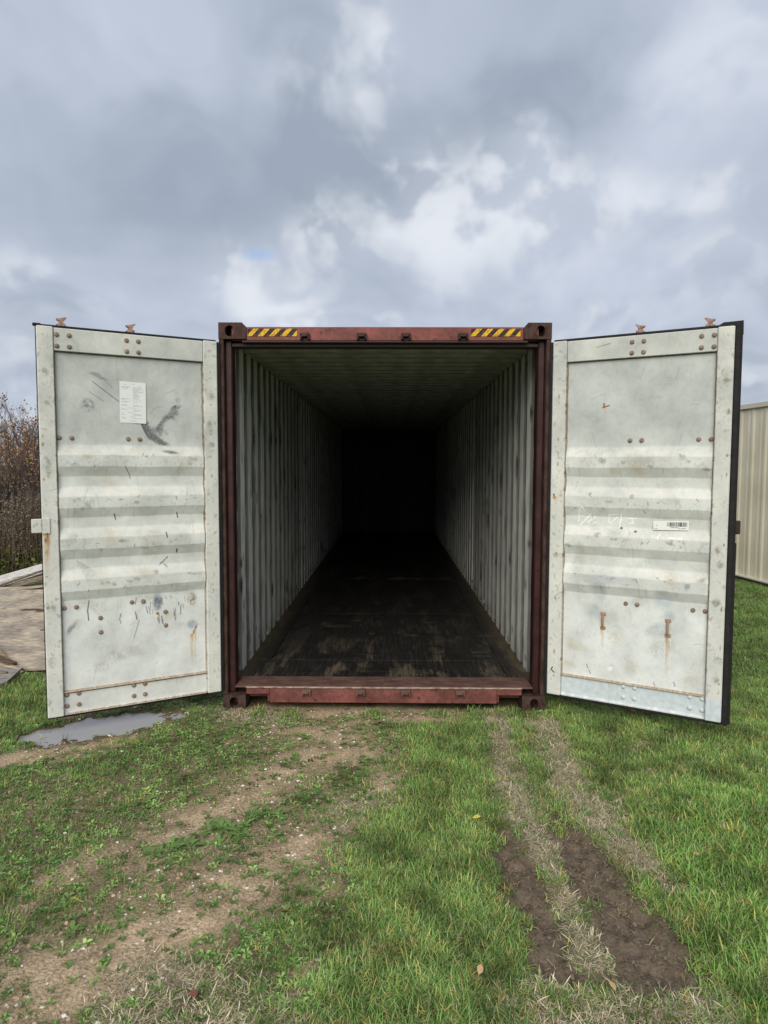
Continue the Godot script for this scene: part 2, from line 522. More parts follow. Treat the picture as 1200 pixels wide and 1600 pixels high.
func ground_color(x: float, z: float) -> Color:
	var bare := at_grid(g_bare, x, z, 0.0)
	var mud := at_grid(g_mud, x, z, 0.0)
	var straw := at_grid(g_straw, x, z, 0.0)
	var lush := at_grid(g_lush, x, z, 0.9)
	var n := gn2.get_noise_2d(x * 1.7 + 9.0, z * 1.7)
	var n3 := gn3.get_noise_2d(x, z)
	var c := Color(0.15, 0.115, 0.07).lerp(Color(0.075, 0.08, 0.034), lush)  # soil under lush grass darkened, shade between the blades painted in
	c = c.lerp(Color(0.44, 0.335, 0.225), clampf(bare * 1.25, 0.0, 1.0))
	c = c.lerp(Color(0.27, 0.225, 0.15), straw * 0.85)
	c = c.lerp(Color(0.185, 0.143, 0.108).lerp(Color(0.115, 0.088, 0.066), clampf(n3 * 2.0 + 0.5, 0.0, 1.0)), clampf(mud * 1.2, 0.0, 1.0))
	var wet := sstep(-0.45, 0.0, puddle_in(x, z)) if absf(x + 2) < 1.5 and absf(z) < 2.0 else 0.0
	c = c.lerp(Color(0.10, 0.075, 0.05), wet * 0.85)
	var out := maxf(maxf(sstep(5.0, 7.5, x), sstep(-7.0, -9.5, x)), maxf(sstep(4.2, 6.0, z), sstep(-8.0, -10.0, z)))
	c = c.lerp(Color(0.115, 0.15, 0.05).lerp(Color(0.13, 0.105, 0.06), sstep(-3.0, -6.0, x) * sstep(-8.0, -11.0, z)) * (1.0 + gn1.get_noise_2d(x * 0.3, z * 0.3) * 0.3), out)
	return c * (1.25 + n * 0.35 + n3 * 0.3)

func make_ground() -> void:
	bake_ground()
	var xs := axis_steps(-3.6, 3.6, 0.026, 320.0)
	var zs := axis_steps(-0.9, 3.3, 0.022, 320.0)
	var nx := xs.size()
	var nz := zs.size()
	var v := PackedVector3Array()
	var c := PackedColorArray()
	var nn := PackedVector3Array()
	v.resize(nx * nz); c.resize(nx * nz); nn.resize(nx * nz)
	for j in nz:
		for i in nx:
			var k := j * nx + i
			v[k] = Vector3(xs[i], height(xs[i], zs[j]), zs[j])
			c[k] = ground_color(xs[i], zs[j])
	for j in nz:
		for i in nx:
			var k := j * nx + i
			var i0 := maxi(i - 1, 0); var i1 := mini(i + 1, nx - 1)
			var j0 := maxi(j - 1, 0); var j1 := mini(j + 1, nz - 1)
			var gx := (v[j * nx + i1].y - v[j * nx + i0].y) / (xs[i1] - xs[i0])
			var gz := (v[j1 * nx + i].y - v[j0 * nx + i].y) / (zs[j1] - zs[j0])
			nn[k] = Vector3(-gx, 1, -gz).normalized()
	var idx := PackedInt32Array()
	for j in nz - 1:
		for i in nx - 1:
			var k := j * nx + i
			idx.append_array([k, k + 1, k + nx, k + 1, k + nx + 1, k + nx])
	var a := []
	a.resize(Mesh.ARRAY_MAX)
	a[Mesh.ARRAY_VERTEX] = v
	a[Mesh.ARRAY_NORMAL] = nn
	a[Mesh.ARRAY_COLOR] = c
	a[Mesh.ARRAY_INDEX] = idx
	var m := ArrayMesh.new()
	m.add_surface_from_arrays(Mesh.PRIMITIVE_TRIANGLES, a)
	var gm := mat(Color(1, 1, 1), 0.95, noise_tex(noise(31, 0.035, 5), [[0.0, Color(0.62, 0.6, 0.58)], [0.45, Color(0.86, 0.86, 0.85)], [1.0, Color(1, 1, 1)]], 1024, 1024))
	gm.vertex_color_use_as_albedo = true
	gm.metallic_specular = 0.2
	worldmap(gm, Vector3(1.4, 1.4, 1.4))
	bumpy(gm, noise(32, 0.03, 5), 0.6, 1024)
	tag(part(self, "ground", m, gm), "rough grassy ground with worn soil and wheel ruts before the container", "ground", "", "structure")
	# standing water
	var w := MB.new()
	var wx := 36
	var pts := []
	for i in wx:
		var t := TAU * i / wx
		var p := cos(t) * 0.62
		var q := sin(t) * 0.29
		pts.append(Vector3(-1.97 - 0.87 * p + 0.49 * q, 0.022, 0.43 + 0.49 * p + 0.87 * q))
	for i in wx:
		w.tri(Vector3(-1.97, 0.022, 0.43), pts[i], pts[(i + 1) % wx], Vector3.UP)
	var wm := mat(lin(0.3, 0.285, 0.27), 0.02)
	wm.metallic_specular = 1.0
	tag(part(self, "puddle", w.mesh(), wm), "shallow muddy puddle under the free edge of the left door", "puddle", "", "structure")

# ---------------------------------------------------------------- materials
# chipped and rust-stained paint, 2 m square, to be tinted by the paint's own colour
func worn_steel() -> ImageTexture:
	var S := Sheet.new(2.0, 2.0, 300.0, 910)
	var a := noise(911, 0.01, 5)
	var b := noise(912, 0.06, 4)
	var n := S.im.get_width()
	for y in n:
		for x in n:
			var k := 0.86 + a.get_noise_2d(x, y) * 0.22 + b.get_noise_2d(x, y) * 0.10
			S.im.set_pixel(x, y, Color(k, k * 0.99, k * 0.98))
	for i in 420:
		var q := S.rng.randf_range(0.003, 0.022)
		S.patch(S.rng.randf() * 2.0, S.rng.randf() * 2.0, q * S.rng.randf_range(0.7, 2.0), q, S.rng.randf() * 3.0, Color(0.52, 0.50, 0.50) if S.rng.randf() < 0.7 else Color(0.62, 0.66, 0.62), 0.9, 0.8, 2.0)
	for i in 130:
		var u := S.rng.randf() * 2.0
		var v := S.rng.randf() * 2.0
		S.stroke([Vector2(u, v), Vector2(u + S.rng.randf_range(-0.12, 0.12), v + S.rng.randf_range(-0.03, 0.03))], 0.004, Color(1, 1, 1) if S.rng.randf() < 0.5 else Color(0.5, 0.52, 0.54), 0.6, 0.7)
	for i in 60:
		S.run(S.rng.randf() * 2.0, S.rng.randf_range(0.4, 2.0), S.rng.randf_range(0.0, 0.4), S.rng.randf_range(0.01, 0.03), Color(0.6, 0.6, 0.56), 0.4)
	for i in 40:
		S.patch(S.rng.randf() * 2.0, S.rng.randf() * 2.0, S.rng.randf_range(0.05, 0.2), S.rng.randf_range(0.03, 0.08), 0.0, Color(0.66, 0.64, 0.62), 0.6, 0.9)
	return S.tex()

func make_materials() -> void:
	var g1 := noise(41, 0.012, 5)
	var rusty := noise_tex(noise(42, 0.014, 6), [[0.0, Color(0.55, 0.47, 0.43)], [0.3, Color(0.78, 0.72, 0.69)], [0.55, Color(0.92, 0.89, 0.87)], [0.75, Color(1, 1, 1)], [1.0, Color(0.9, 0.82, 0.75)]], 512, 512)
	M.rusty_tex = rusty
	var steel := worn_steel()
	M.red = bumpy(worldmap(mat(lin(0.25, 0.066, 0.053), 0.5, steel), Vector3(0.5, 0.5, 0.5)), noise(43, 0.03, 4), 0.15)
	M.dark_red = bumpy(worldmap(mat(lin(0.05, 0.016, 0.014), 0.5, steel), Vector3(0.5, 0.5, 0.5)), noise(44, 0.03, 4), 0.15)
	M.brown_iron = bumpy(worldmap(mat(lin(0.068, 0.038, 0.031), 0.8, rusty), Vector3(1.6, 0.9, 1.6)), noise(45, 0.05, 5), 0.3)
	M.sill_red = bumpy(worldmap(mat(lin(0.215, 0.075, 0.062), 0.65, steel), Vector3(0.62, 0.62, 0.62)), noise(47, 0.04, 5), 0.3)
	M.worn_sill = bumpy(worldmap(mat(lin(0.16, 0.088, 0.072), 0.7, steel), Vector3(0.8, 0.8, 1.6)), noise(49, 0.04, 5), 0.3)
	M.bolt = bumpy(worldmap(mat(lin(0.3, 0.235, 0.175), 0.7, rusty), Vector3(6, 6, 6)), noise(50, 0.08, 3), 0.1)
	M.painted_bolt = mat(lin(0.55, 0.6, 0.6), 0.6)
	M.rubber = bumpy(worldmap(mat(lin(0.022, 0.021, 0.021), 0.75, noise_tex(g1, [[0.0, Color(0.6, 0.6, 0.6)], [1.0, Color(1, 1, 1)]])), Vector3(2, 2, 2)), noise(51, 0.05, 4), 0.15)
	M.rod = bumpy(worldmap(mat(lin(0.42, 0.275, 0.225), 0.7, rusty), Vector3(5, 5, 5)), noise(52, 0.06, 4), 0.2)
	M.shed = bumpy(worldmap(mat(lin(0.84, 0.79, 0.62), 0.5, noise_tex(noise(53, 0.008, 4), [[0.0, Color(0.9, 0.89, 0.86)], [1.0, Color(1, 1, 1)]])), Vector3(0.4, 0.25, 0.4)), noise(54, 0.01, 2), 0.1)
	M.shed_trim = mat(lin(0.66, 0.60, 0.5), 0.5)
	M.roof_metal = mat(lin(0.42, 0.4, 0.36), 0.45)
	M.ceiling = bumpy(worldmap(mat(lin(0.5, 0.51, 0.46), 0.8, noise_tex(g1, [[0.0, Color(0.7, 0.7, 0.68)], [1.0, Color(1, 1, 1)]])), Vector3(0.8, 0.8, 0.8)), noise(55, 0.03, 3), 0.15)

# ---------------------------------------------------------------- container
const IW := 1.167      # inside face of the side walls
const LEN := 12.19

func bolt_mesh() -> ArrayMesh:
	var b := MB.new()
	var prof := [[0.0158, 0.0], [0.0152, 0.006], [0.0115, 0.009], [0.006, 0.0112], [0.0, 0.012]]
	var sides := 10
	for i in prof.size() - 1:
		for k in sides:
			var a0 := TAU * k / sides
			var a1 := TAU * (k + 1) / sides
			var r0: float = prof[i][0]; var z0: float = prof[i][1]
			var r1: float = prof[i + 1][0]; var z1: float = prof[i + 1][1]
			var sl := Vector2(z1 - z0, r0 - r1).normalized()
			var n0 := Vector3(cos(a0) * sl.x, sin(a0) * sl.x, sl.y)
			var n1 := Vector3(cos(a1) * sl.x, sin(a1) * sl.x, sl.y)
			b.quad4(Vector3(cos(a0) * r0, sin(a0) * r0, z0), Vector3(cos(a1) * r0, sin(a1) * r0, z0), Vector3(cos(a1) * r1, sin(a1) * r1, z1), Vector3(cos(a0) * r1, sin(a0) * r1, z1), n0, n1, n1, n0)
	return b.mesh()

# plate in the xy plane (front at z = 0) with an oval hole and a tunnel behind it
func holed_block(b: MB, lo: Vector2, hi: Vector2, hole: Vector2, rx: float, ry: float, depth: float, back: float) -> void:
	var N := 20
	var o := []
	var e := []
	for i in N:
		var a := TAU * i / N
		var d := Vector2(cos(a), sin(a))
		o.append(hole + Vector2(d.x * rx, signf(d.y) * (ry - rx) + d.y * rx if ry > rx else d.y * ry))
		var t := 1e9
		if d.x > 1e-6: t = minf(t, (hi.x - hole.x) / d.x)
		if d.x < -1e-6: t = minf(t, (lo.x - hole.x) / d.x)
		if d.y > 1e-6: t = minf(t, (hi.y - hole.y) / d.y)
		if d.y < -1e-6: t = minf(t, (lo.y - hole.y) / d.y)
		e.append(hole + d * t)
	for i in N:
		var j := (i + 1) % N
		b.quad(Vector3(o[i].x, o[i].y, 0), Vector3(o[j].x, o[j].y, 0), Vector3(e[j].x, e[j].y, 0), Vector3(e[i].x, e[i].y, 0), Vector3(0, 0, 1))
		if absf(e[i].x - e[j].x) > 1e-4 and absf(e[i].y - e[j].y) > 1e-4:   # the corner between two rays
			var cx: float = e[i].x if (absf(e[i].x - lo.x) < 1e-4 or absf(e[i].x - hi.x) < 1e-4) else e[j].x
			var cy: float = e[i].y if (absf(e[i].y - lo.y) < 1e-4 or absf(e[i].y - hi.y) < 1e-4) else e[j].y
			b.tri(Vector3(e[i].x, e[i].y, 0), Vector3(e[j].x, e[j].y, 0), Vector3(cx, cy, 0), Vector3(0, 0, 1))
		var inn := Vector3(hole.x - o[i].x, hole.y - o[i].y, 0).normalized()
		b.quad(Vector3(o[i].x, o[i].y, 0), Vector3(o[j].x, o[j].y, 0), Vector3(o[j].x, o[j].y, -depth), Vector3(o[i].x, o[i].y, -depth), inn)
		b.tri(Vector3(o[i].x, o[i].y, -depth), Vector3(o[j].x, o[j].y, -depth), Vector3(hole.x, hole.y, -depth), Vector3(0, 0, 1))
	for s in [[Vector3(lo.x, lo.y, 0), Vector3(hi.x, lo.y, 0), Vector3(0, -1, 0)], [Vector3(lo.x, hi.y, 0), Vector3(hi.x, hi.y, 0), Vector3(0, 1, 0)], [Vector3(lo.x, lo.y, 0), Vector3(lo.x, hi.y, 0), Vector3(-1, 0, 0)], [Vector3(hi.x, lo.y, 0), Vector3(hi.x, hi.y, 0), Vector3(1, 0, 0)]]:
		b.quad(s[0], s[1], s[1] - Vector3(0, 0, back), s[0] - Vector3(0, 0, back), s[2])
	b.quad(Vector3(lo.x, lo.y, -back), Vector3(hi.x, lo.y, -back), Vector3(hi.x, hi.y, -back), Vector3(lo.x, hi.y, -back), Vector3(0, 0, -1))

# corrugated steel sheet: profile runs along s, height along t, depth along d
func corrugated(org: Vector3, s: Vector3, t: Vector3, d: Vector3, length: float, tall: float, prof: Array, pitch: float, t_steps := 1) -> ArrayMesh:
	var b := MB.new()
	var list := []
	var at := 0.0
	while at < length:
		for p in prof:
			if at + p[0] <= length:
				list.append(Vector2(at + p[0], p[1]))
		at += pitch
	list.append(Vector2(length, list[list.size() - 1].y))
	for i in list.size() - 1:
		var a: Vector2 = list[i]
		var e: Vector2 = list[i + 1]
		if e.x - a.x < 1e-5: continue
		var dirn := (s * (e.x - a.x) + d * (e.y - a.y)).normalized()
		var nn := dirn.cross(t).normalized()
		if nn.dot(d) < 0.0: nn = -nn
		for k in t_steps:
			var t0 := tall * k / t_steps
			var t1 := tall * (k + 1) / t_steps
			var p0 := org + s * a.x + d * a.y
			var p1 := org + s * e.x + d * e.y
			b.quad(p0 + t * t0, p1 + t * t0, p1 + t * t1, p0 + t * t1, nn)
	b.planar(s, t, Vector2(-org.dot(s), -org.dot(t)))
	return b.mesh()

func wall_texture(seed_: int, left: bool) -> ImageTexture:
	var S := Sheet.new(4.0, 2.6, 200.0, seed_)
	var a := noise(seed_ + 1, 0.012, 5)
	var b := noise(seed_ + 2, 0.05, 4)
	var W := S.im.get_width()
	var H := S.im.get_height()
	for y in H:
		for x in W:
			var n := a.get_noise_2d(x, y * 0.5) * 0.10 + b.get_noise_2d(x * 1.5, y * 0.35) * 0.10
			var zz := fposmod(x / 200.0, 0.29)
			var groove_shade := smoothstep(0.162, 0.17, zz) * smoothstep(0.29, 0.278, zz)  # shade inside the recesses, painted into the wall colour
			var lineg := smoothstep(0.135, 0.162, zz) * smoothstep(0.2, 0.18, zz) * clampf(0.8 + b.get_noise_2d(x * 0.4, y * 0.25) * 1.6, 0.0, 1.0)  # dark line at the crest edge: painted groove shade mixed with grime
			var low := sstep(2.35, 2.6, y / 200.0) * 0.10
			var k := (0.84 + n - groove_shade * 0.16 - low) * (1.0 - 0.7 * lineg) * (1.0 - 0.4 * smoothstep(0.235, 0.26, zz))  # slope back to the crest also darkened, painted shade plus grime
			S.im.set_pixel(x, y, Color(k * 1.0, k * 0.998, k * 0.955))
	var black := Color(0.09, 0.09, 0.1)
	for i in 90:     # rubber scuffs on the crest edges
		var crest := S.rng.randi_range(0, 13)
		var u := crest * 0.29 + (0.168 if S.rng.randf() < 0.7 else 0.005)
		S.patch(u, S.rng.randf_range(0.1, 2.3), S.rng.randf_range(0.012, 0.035), S.rng.randf_range(0.03, 0.22), 0.0, black, S.rng.randf_range(0.5, 1.0), 0.5)
	for i in 30:
		S.patch(S.rng.randf_range(0, 4), S.rng.randf_range(0.05, 2.4), S.rng.randf_range(0.03, 0.12), S.rng.randf_range(0.03, 0.2), 0, Color(0.36, 0.36, 0.33), 0.5, 0.8)
	for i in 60:
		S.patch(S.rng.randf_range(0, 4), S.rng.randf_range(0.0, 0.12), 0.03, 0.03, 0, Color(0.75, 0.74, 0.66) if S.rng.randf() < 0.4 else Color(0.3, 0.25, 0.18), 0.8, 0.5)
	if left:
		S.patch(2.72, 0.27, 0.17, 0.11, 0, Color(0.05, 0.09, 0.16), 0.9, 0.7)
		S.patch(0.35, 1.74, 0.012, 0.07, 0, black, 1.0, 0.2)
		S.patch(0.35, 0.93, 0.012, 0.06, 0, black, 0.9, 0.2)
		S.run(1.63, 2.55, 2.15, 0.05, Color(0.3, 0.05, 0.05), 0.9)
	else:
		S.patch(0.5, 2.42, 0.05, 0.14, 0, Color(0.03, 0.04, 0.07), 1.0, 0.1)
		S.patch(1.75, 1.55, 0.03, 0.16, 0, black, 1.0, 0.2)
		S.patch(2.0, 0.66, 0.03, 0.07, 0, black, 1.0, 0.2)
		S.patch(1.95, 0.28, 0.03, 0.08, 0, black, 1.0, 0.2)
		S.patch(1.38, 1.07, 0.05, 0.05, 0, Color(0.85, 0.85, 0.83), 0.8, 0.3)
		S.run(1.63, 2.55, 2.2, 0.05, Color(0.3, 0.05, 0.05), 0.8)
	return S.tex()

func floor_texture() -> ImageTexture:
	var S := Sheet.new(2.33, 4.66, 220.0, 77)
	var a := noise(78, 0.011, 5)
	var b := noise(79, 0.08, 3)
	var W := S.im.get_width()
	var H := S.im.get_height()
	for y in H:
		var front := sstep(1.5, 0.0, (H - y) / 220.0)
		for x in W:
			var n := a.get_noise_2d(x * 1.3, y * 0.4) + b.get_noise_2d(x * 0.9, y * 0.25) * 0.25
			var g := b.get_noise_2d(x * 2.2, y * 0.12)
			var dust := clampf(sstep(0.0, 0.4, n) * 0.8 + g * 0.4, 0.0, 1.0)
			var side := sstep(1.0, 1.16, absf(x / 220.0 - 1.165))
			var c := Color(0.12, 0.115, 0.11).lerp(Color(0.37, 0.33, 0.27), dust * (0.3 + 0.6 * front))
			c = c.lerp(Color(0.36, 0.31, 0.22), side * 0.6)
			S.im.set_pixel(x, y, c * (1.0 + g * 0.25))
	for i in 620:
		var u := S.rng.randf_range(0.05, 2.28)
		var v := S.rng.randf_range(0.0, 3.6)
		var an := S.rng.randf_range(-0.25, 0.25) + (PI / 2 if S.rng.randf() < 0.65 else 0.0)
		var L := S.rng.randf_range(0.03, 0.3)
		S.stroke([Vector2(u, v), Vector2(u + cos(an) * L, v + sin(an) * L)], 0.003, Color(0.46, 0.44, 0.40), S.rng.randf_range(0.15, 0.65), 0.8)
	for i in 40:
		S.patch(S.rng.randf_range(0.1, 2.2), S.rng.randf_range(0.0, 2.5), S.rng.randf_range(0.04, 0.25), S.rng.randf_range(0.03, 0.12), 0, Color(0.07, 0.07, 0.07) if S.rng.randf() < 0.6 else Color(0.36, 0.32, 0.26), 0.6, 0.8)
	return S.tex()

func stripes_texture() -> ImageTexture:
	var im := Image.create(192, 32, false, Image.FORMAT_RGB8)
	var n := noise(91, 0.05, 4)
	for y in 32:
		for x in 192:
			var s := fposmod((x + 7.0) + (y - 32) * 0.85, 44.0)
			var c := Color(0.88, 0.70, 0.10) if s < 22.0 else Color(0.10, 0.085, 0.08)
			var k := n.get_noise_2d(x, y)
			c = c.lerp(Color(0.42, 0.25, 0.2), clampf(n.get_noise_2d(x * 2.5, y * 2.5) * 3.0 - 0.55, 0.0, 0.9))
			c = c.lerp(Color(0.42, 0.25, 0.16), clampf(k * 2.0 - 0.3, 0.0, 0.7))
			im.set_pixel(x, y, c * (1.0 + k * 0.18))
	return ImageTexture.create_from_image(im)

func keeper_mesh() -> ArrayMesh:   # U-shaped keeper for a locking rod, 72 mm wide
	var b := MB.new()
	b.box(Vector3(-0.036, -0.026, 0.0), Vector3(0.036, 0.026, 0.008), 0.003)
	b.box(Vector3(-0.036, 0.006, 0.006), Vector3(0.036, 0.026, 0.032), 0.005)
	b.box(Vector3(-0.036, -0.022, 0.006), Vector3(-0.02, 0.012, 0.036), 0.004)
	b.box(Vector3(0.022, -0.02, 0.006), Vector3(0.036, 0.012, 0.036), 0.004)
	b.box(Vector3(-0.024, -0.004, 0.027), Vector3(0.02, 0.014, 0.04), 0.004)
	return b.mesh()

func make_container() -> void:
	var C := thing("shipping_container", Vector3.ZERO)
	tag(C, "long red shipping container standing open with both white doors swung out", "shipping container")
	# corner castings
	for sx in [-1.0, 1.0]:
		for top in [true, false]:
			for far in [false, true]:
				var b := MB.new()
				var y0 := 2.778 if top else 0.0
				holed_block(b, Vector2(-0.086, 0.0), Vector2(0.086, 0.118), Vector2(0.005 * sx, 0.057), 0.032, 0.04, 0.10, 0.178)
				if top and not far:   # weld shoulder towards the header
					b.prism(PackedVector2Array([Vector2(-sx * 0.0855, 0.0), Vector2(-sx * 0.118, 0.0), Vector2(-sx * 0.118, 0.082), Vector2(-sx * 0.0855, 0.113)]), -0.09, -0.004)
				var xf := Transform3D(Basis(Vector3.UP, PI if far else 0.0), Vector3(sx * (1.219 - 0.086), y0, -LEN if far else 0.0))
				part(C, "corner_casting", b.mesh(), M.brown_iron, xf)
	# corner posts: an outer flange and a deeper inner channel
	for sx in [-1.0, 1.0]:
		var b := MB.new()
		b.box(Vector3(sx * 1.218, 0.119, -0.004), Vector3(sx * 1.183, 2.777, -0.16), 0.004)
		part(C, "corner_post", b.mesh(), M.brown_iron)
		b = MB.new()
		b.box(Vector3(sx * 1.1825, 0.12, -0.05), Vector3(sx * 1.132, 2.777, -0.16), 0.008)
		part(C, "post_channel", b.mesh(), M.dark_red)
		b = MB.new()
		b.box(Vector3(sx * 1.218, 0.119, -LEN + 0.004), Vector3(sx * 1.13, 2.777, -LEN + 0.16), 0.004)
		part(C, "corner_post", b.mesh(), M.brown_iron)
	# header
	var hb := MB.new()
	hb.box(Vector3(-1.015, 2.768, -0.012), Vector3(1.015, 2.866, -0.03), 0.004)
	hb.box(Vector3(-1.13, 2.77, -0.032), Vector3(1.13, 2.868, -0.15), 0.003)
	part(C, "door_header", hb.mesh(), M.red)
	var lip := MB.new()
	lip.box(Vector3(-1.046, 2.752, -0.006), Vector3(1.046, 2.767, -0.15), 0.004)
	lip.box(Vector3(-1.129, 2.728, -0.045), Vector3(1.129, 2.751, -0.15), 0.003)
	part(C, "header_lip", lip.mesh(), mat(lin(0.05, 0.032, 0.03), 0.8))
	var st := mat(Color(1, 1, 1), 0.6, stripes_texture())
	for q in [[-1.005, -0.642], [0.631, 0.992]]:
		var b := MB.new()
		b.quad(Vector3(q[0], 2.798, -0.0085), Vector3(q[1], 2.798, -0.0085), Vector3(q[1], 2.853, -0.0085), Vector3(q[0], 2.853, -0.0085), Vector3(0, 0, 1), Vector2(0, 1), Vector2(1, 1), Vector2(1, 0), Vector2(0, 0))
		part(C, "hazard_stripe", b.mesh(), st)
	var km := keeper_mesh()
	for x in [-0.584, -0.168, 0.156, 0.573]:
		part(C, "rod_keeper", km, M.dark_red, Transform3D(Basis(), Vector3(x, 2.793, -0.012)))
	for x in [-0.586, -0.176, 0.166, 0.578]:
		part(C, "rod_keeper", km, M.worn_sill, Transform3D(Basis(Vector3(0, 0, 1), 0.0), Vector3(x, 0.137, -0.006)))
	# sill
	var sb := MB.new()
	sb.box(Vector3(-0.865, 0.056, -0.006), Vector3(0.857, 0.168, -0.024), 0.004)
	for q in [[-1.045, -0.866], [0.858, 1.045]]:
		sb.box(Vector3(q[0], 0.118, -0.007), Vector3(q[1], 0.168, -0.024), 0.006)
		sb.box(Vector3(q[0], 0.07, -0.10), Vector3(q[1], 0.117, -0.12), 0.004)
	for q in [[-0.885, -0.866], [0.858, 0.876]]:
		sb.box(Vector3(q[0], 0.06, -0.0245), Vector3(q[1], 0.16, -0.12), 0.003)
	part(C, "door_sill", sb.mesh(), M.sill_red)
	sb = MB.new()
	sb.box(Vector3(-1.128, 0.17, -0.002), Vector3(1.128, 0.184, -0.16), 0.005)
	sb.box(Vector3(-1.128, 0.166, -0.162), Vector3(1.128, 0.1785, -0.268), 0.003)
	part(C, "sill_plate", sb.mesh(), M.worn_sill)
	sb = MB.new()
	sb.box(Vector3(-1.045, 0.1705, 0.0015), Vector3(1.045, 0.182, -0.0015), 0.001)
	part(C, "worn_edge", sb.mesh(), worldmap(mat(lin(0.4, 0.33, 0.28), 0.6, M.rusty_tex), Vector3(1.5, 3, 3)))
	# floor of plywood sheets
	var ft := floor_texture()
	var fm := mat(Color(1, 1, 1), 0.5, ft)
	bumpy(fm, noise(80, 0.03, 4), 0.25)
	fm.heightmap_enabled = true
	var rows := [-0.272, -0.75, -1.64, -2.62, -3.84, -5.06, -6.28, -7.5, -8.72, -9.94, -11.16, -12.1]
	for r in rows.size() - 1:
		for q in [[-1.203, -0.988], [-0.985, 0.985], [0.988, 1.203]]:
			var b := MB.new()
			b.box(Vector3(q[0] + 0.0005, 0.14, rows[r + 1] + 0.003), Vector3(q[1] - 0.0005, 0.1715 + 0.001 * sin(r * 3.0 + q[0] * 7.0), rows[r]), 0.0015)
			b.planar(Vector3(1 / 2.33, 0, 0), Vector3(0, 0, 1 / 4.66), Vector2(0.5, 1.0 + 0.25 / 4.66))
			part(C, "floor_panel", b.mesh(), fm)
	var eb := MB.new()
	eb.box(Vector3(-1.129, 0.02, -LEN + 0.01), Vector3(1.129, 0.2, -LEN + 0.084), 0.004)
	eb.box(Vector3(-1.129, 0.135, -LEN + 0.083), Vector3(1.129, 0.19, -LEN + 0.12), 0.004)
	part(C, "end_sill", eb.mesh(), M.rubber)  # black material on the steel sill, far-end darkness put into its colour
	eb = MB.new()
	eb.box(Vector3(-1.129, 2.76, -LEN + 0.01), Vector3(1.129, 2.868, -LEN + 0.084), 0.004)
	part(C, "end_header", eb.mesh(), M.red)
	var ub := MB.new()
	ub.box(Vector3(-1.16, 0.115, -0.3), Vector3(1.16, 0.135, -12.05), 0.002)
	part(C, "floor_frame", ub.mesh(), M.brown_iron)
	for sx in [-1.0, 1.0]:
		var b := MB.new()
		b.box(Vector3(sx * 1.219, 0.02, -0.18), Vector3(sx * 1.171, 0.136, -LEN + 0.18), 0.004)
		part(C, "bottom_rail", b.mesh(), M.red)
		b = MB.new()
		b.box(Vector3(sx * 1.219, 2.80, -0.18), Vector3(sx * 1.165, 2.868, -LEN + 0.18), 0.004)
		part(C, "top_rail", b.mesh(), M.red)
		# side wall: white inside, red outside
		var prof := [[0.0, 0.0], [0.17, 0.0], [0.205, -0.034], [0.255, -0.034]]
		var inside := corrugated(Vector3(sx * IW, 0.172, -0.161), Vector3(0, 0, -1), Vector3.UP, Vector3(-sx, 0, 0), LEN - 0.32, 2.648, prof, 0.29)
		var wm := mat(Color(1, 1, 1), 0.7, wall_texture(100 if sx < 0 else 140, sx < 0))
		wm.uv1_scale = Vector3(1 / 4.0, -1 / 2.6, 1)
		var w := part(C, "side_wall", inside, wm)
		tag(w, "grey scuffed inner face of the %s corrugated side wall" % ("left" if sx < 0 else "right"))
		var outside := corrugated(Vector3(sx * (IW + 0.004), 0.171, -0.161), Vector3(0, 0, -1), Vector3.UP, Vector3(-sx, 0, 0), LEN - 0.32, 2.648, prof, 0.29)
		part(w, "outer_skin", outside, M.red)
	var pr := [[0.0, 0.0], [0.09, 0.0], [0.115, 0.034], [0.21, 0.034]]
	var roof := corrugated(Vector3(-1.178, 2.79, -0.152), Vector3(0, 0, -1), Vector3(1, 0, 0), Vector3(0, 1, 0), LEN - 0.17, 2.356, pr, 0.25)
	var rp := part(C, "roof", roof, M.ceiling)
	part(rp, "outer_skin", corrugated(Vector3(-1.178, 2.796, -0.152), Vector3(0, 0, -1), Vector3(1, 0, 0), Vector3(0, 1, 0), LEN - 0.17, 2.356, pr, 0.25), M.red)
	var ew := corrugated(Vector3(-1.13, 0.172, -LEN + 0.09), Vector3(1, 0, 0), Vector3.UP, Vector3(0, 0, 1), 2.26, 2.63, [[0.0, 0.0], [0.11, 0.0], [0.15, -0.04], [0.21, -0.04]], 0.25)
	var ep := part(C, "end_wall", ew, mat(lin(0.07, 0.07, 0.066), 0.9))  # near-black colour paints the darkness of the far end into the wall
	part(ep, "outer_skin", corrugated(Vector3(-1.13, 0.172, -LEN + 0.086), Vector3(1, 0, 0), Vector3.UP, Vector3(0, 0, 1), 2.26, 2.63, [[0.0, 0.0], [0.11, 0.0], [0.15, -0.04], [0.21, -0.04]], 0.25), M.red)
	# paper strip on the first crest of the right wall
	var lb := MB.new()
	lb.quad(Vector3(IW - 0.002, 1.73, -0.18), Vector3(IW - 0.002, 1.73, -0.225), Vector3(IW - 0.002, 1.98, -0.225), Vector3(IW - 0.002, 1.98, -0.18), Vector3(-1, 0, 0))
	part(C, "paper_label", lb.mesh(), mat(Color(0.8, 0.8, 0.78), 0.6))
	make_door(C, -1.0)
	make_door(C, 1.0)

# ---------------------------------------------------------------- doors
const DW := 1.17
const DH := 2.594

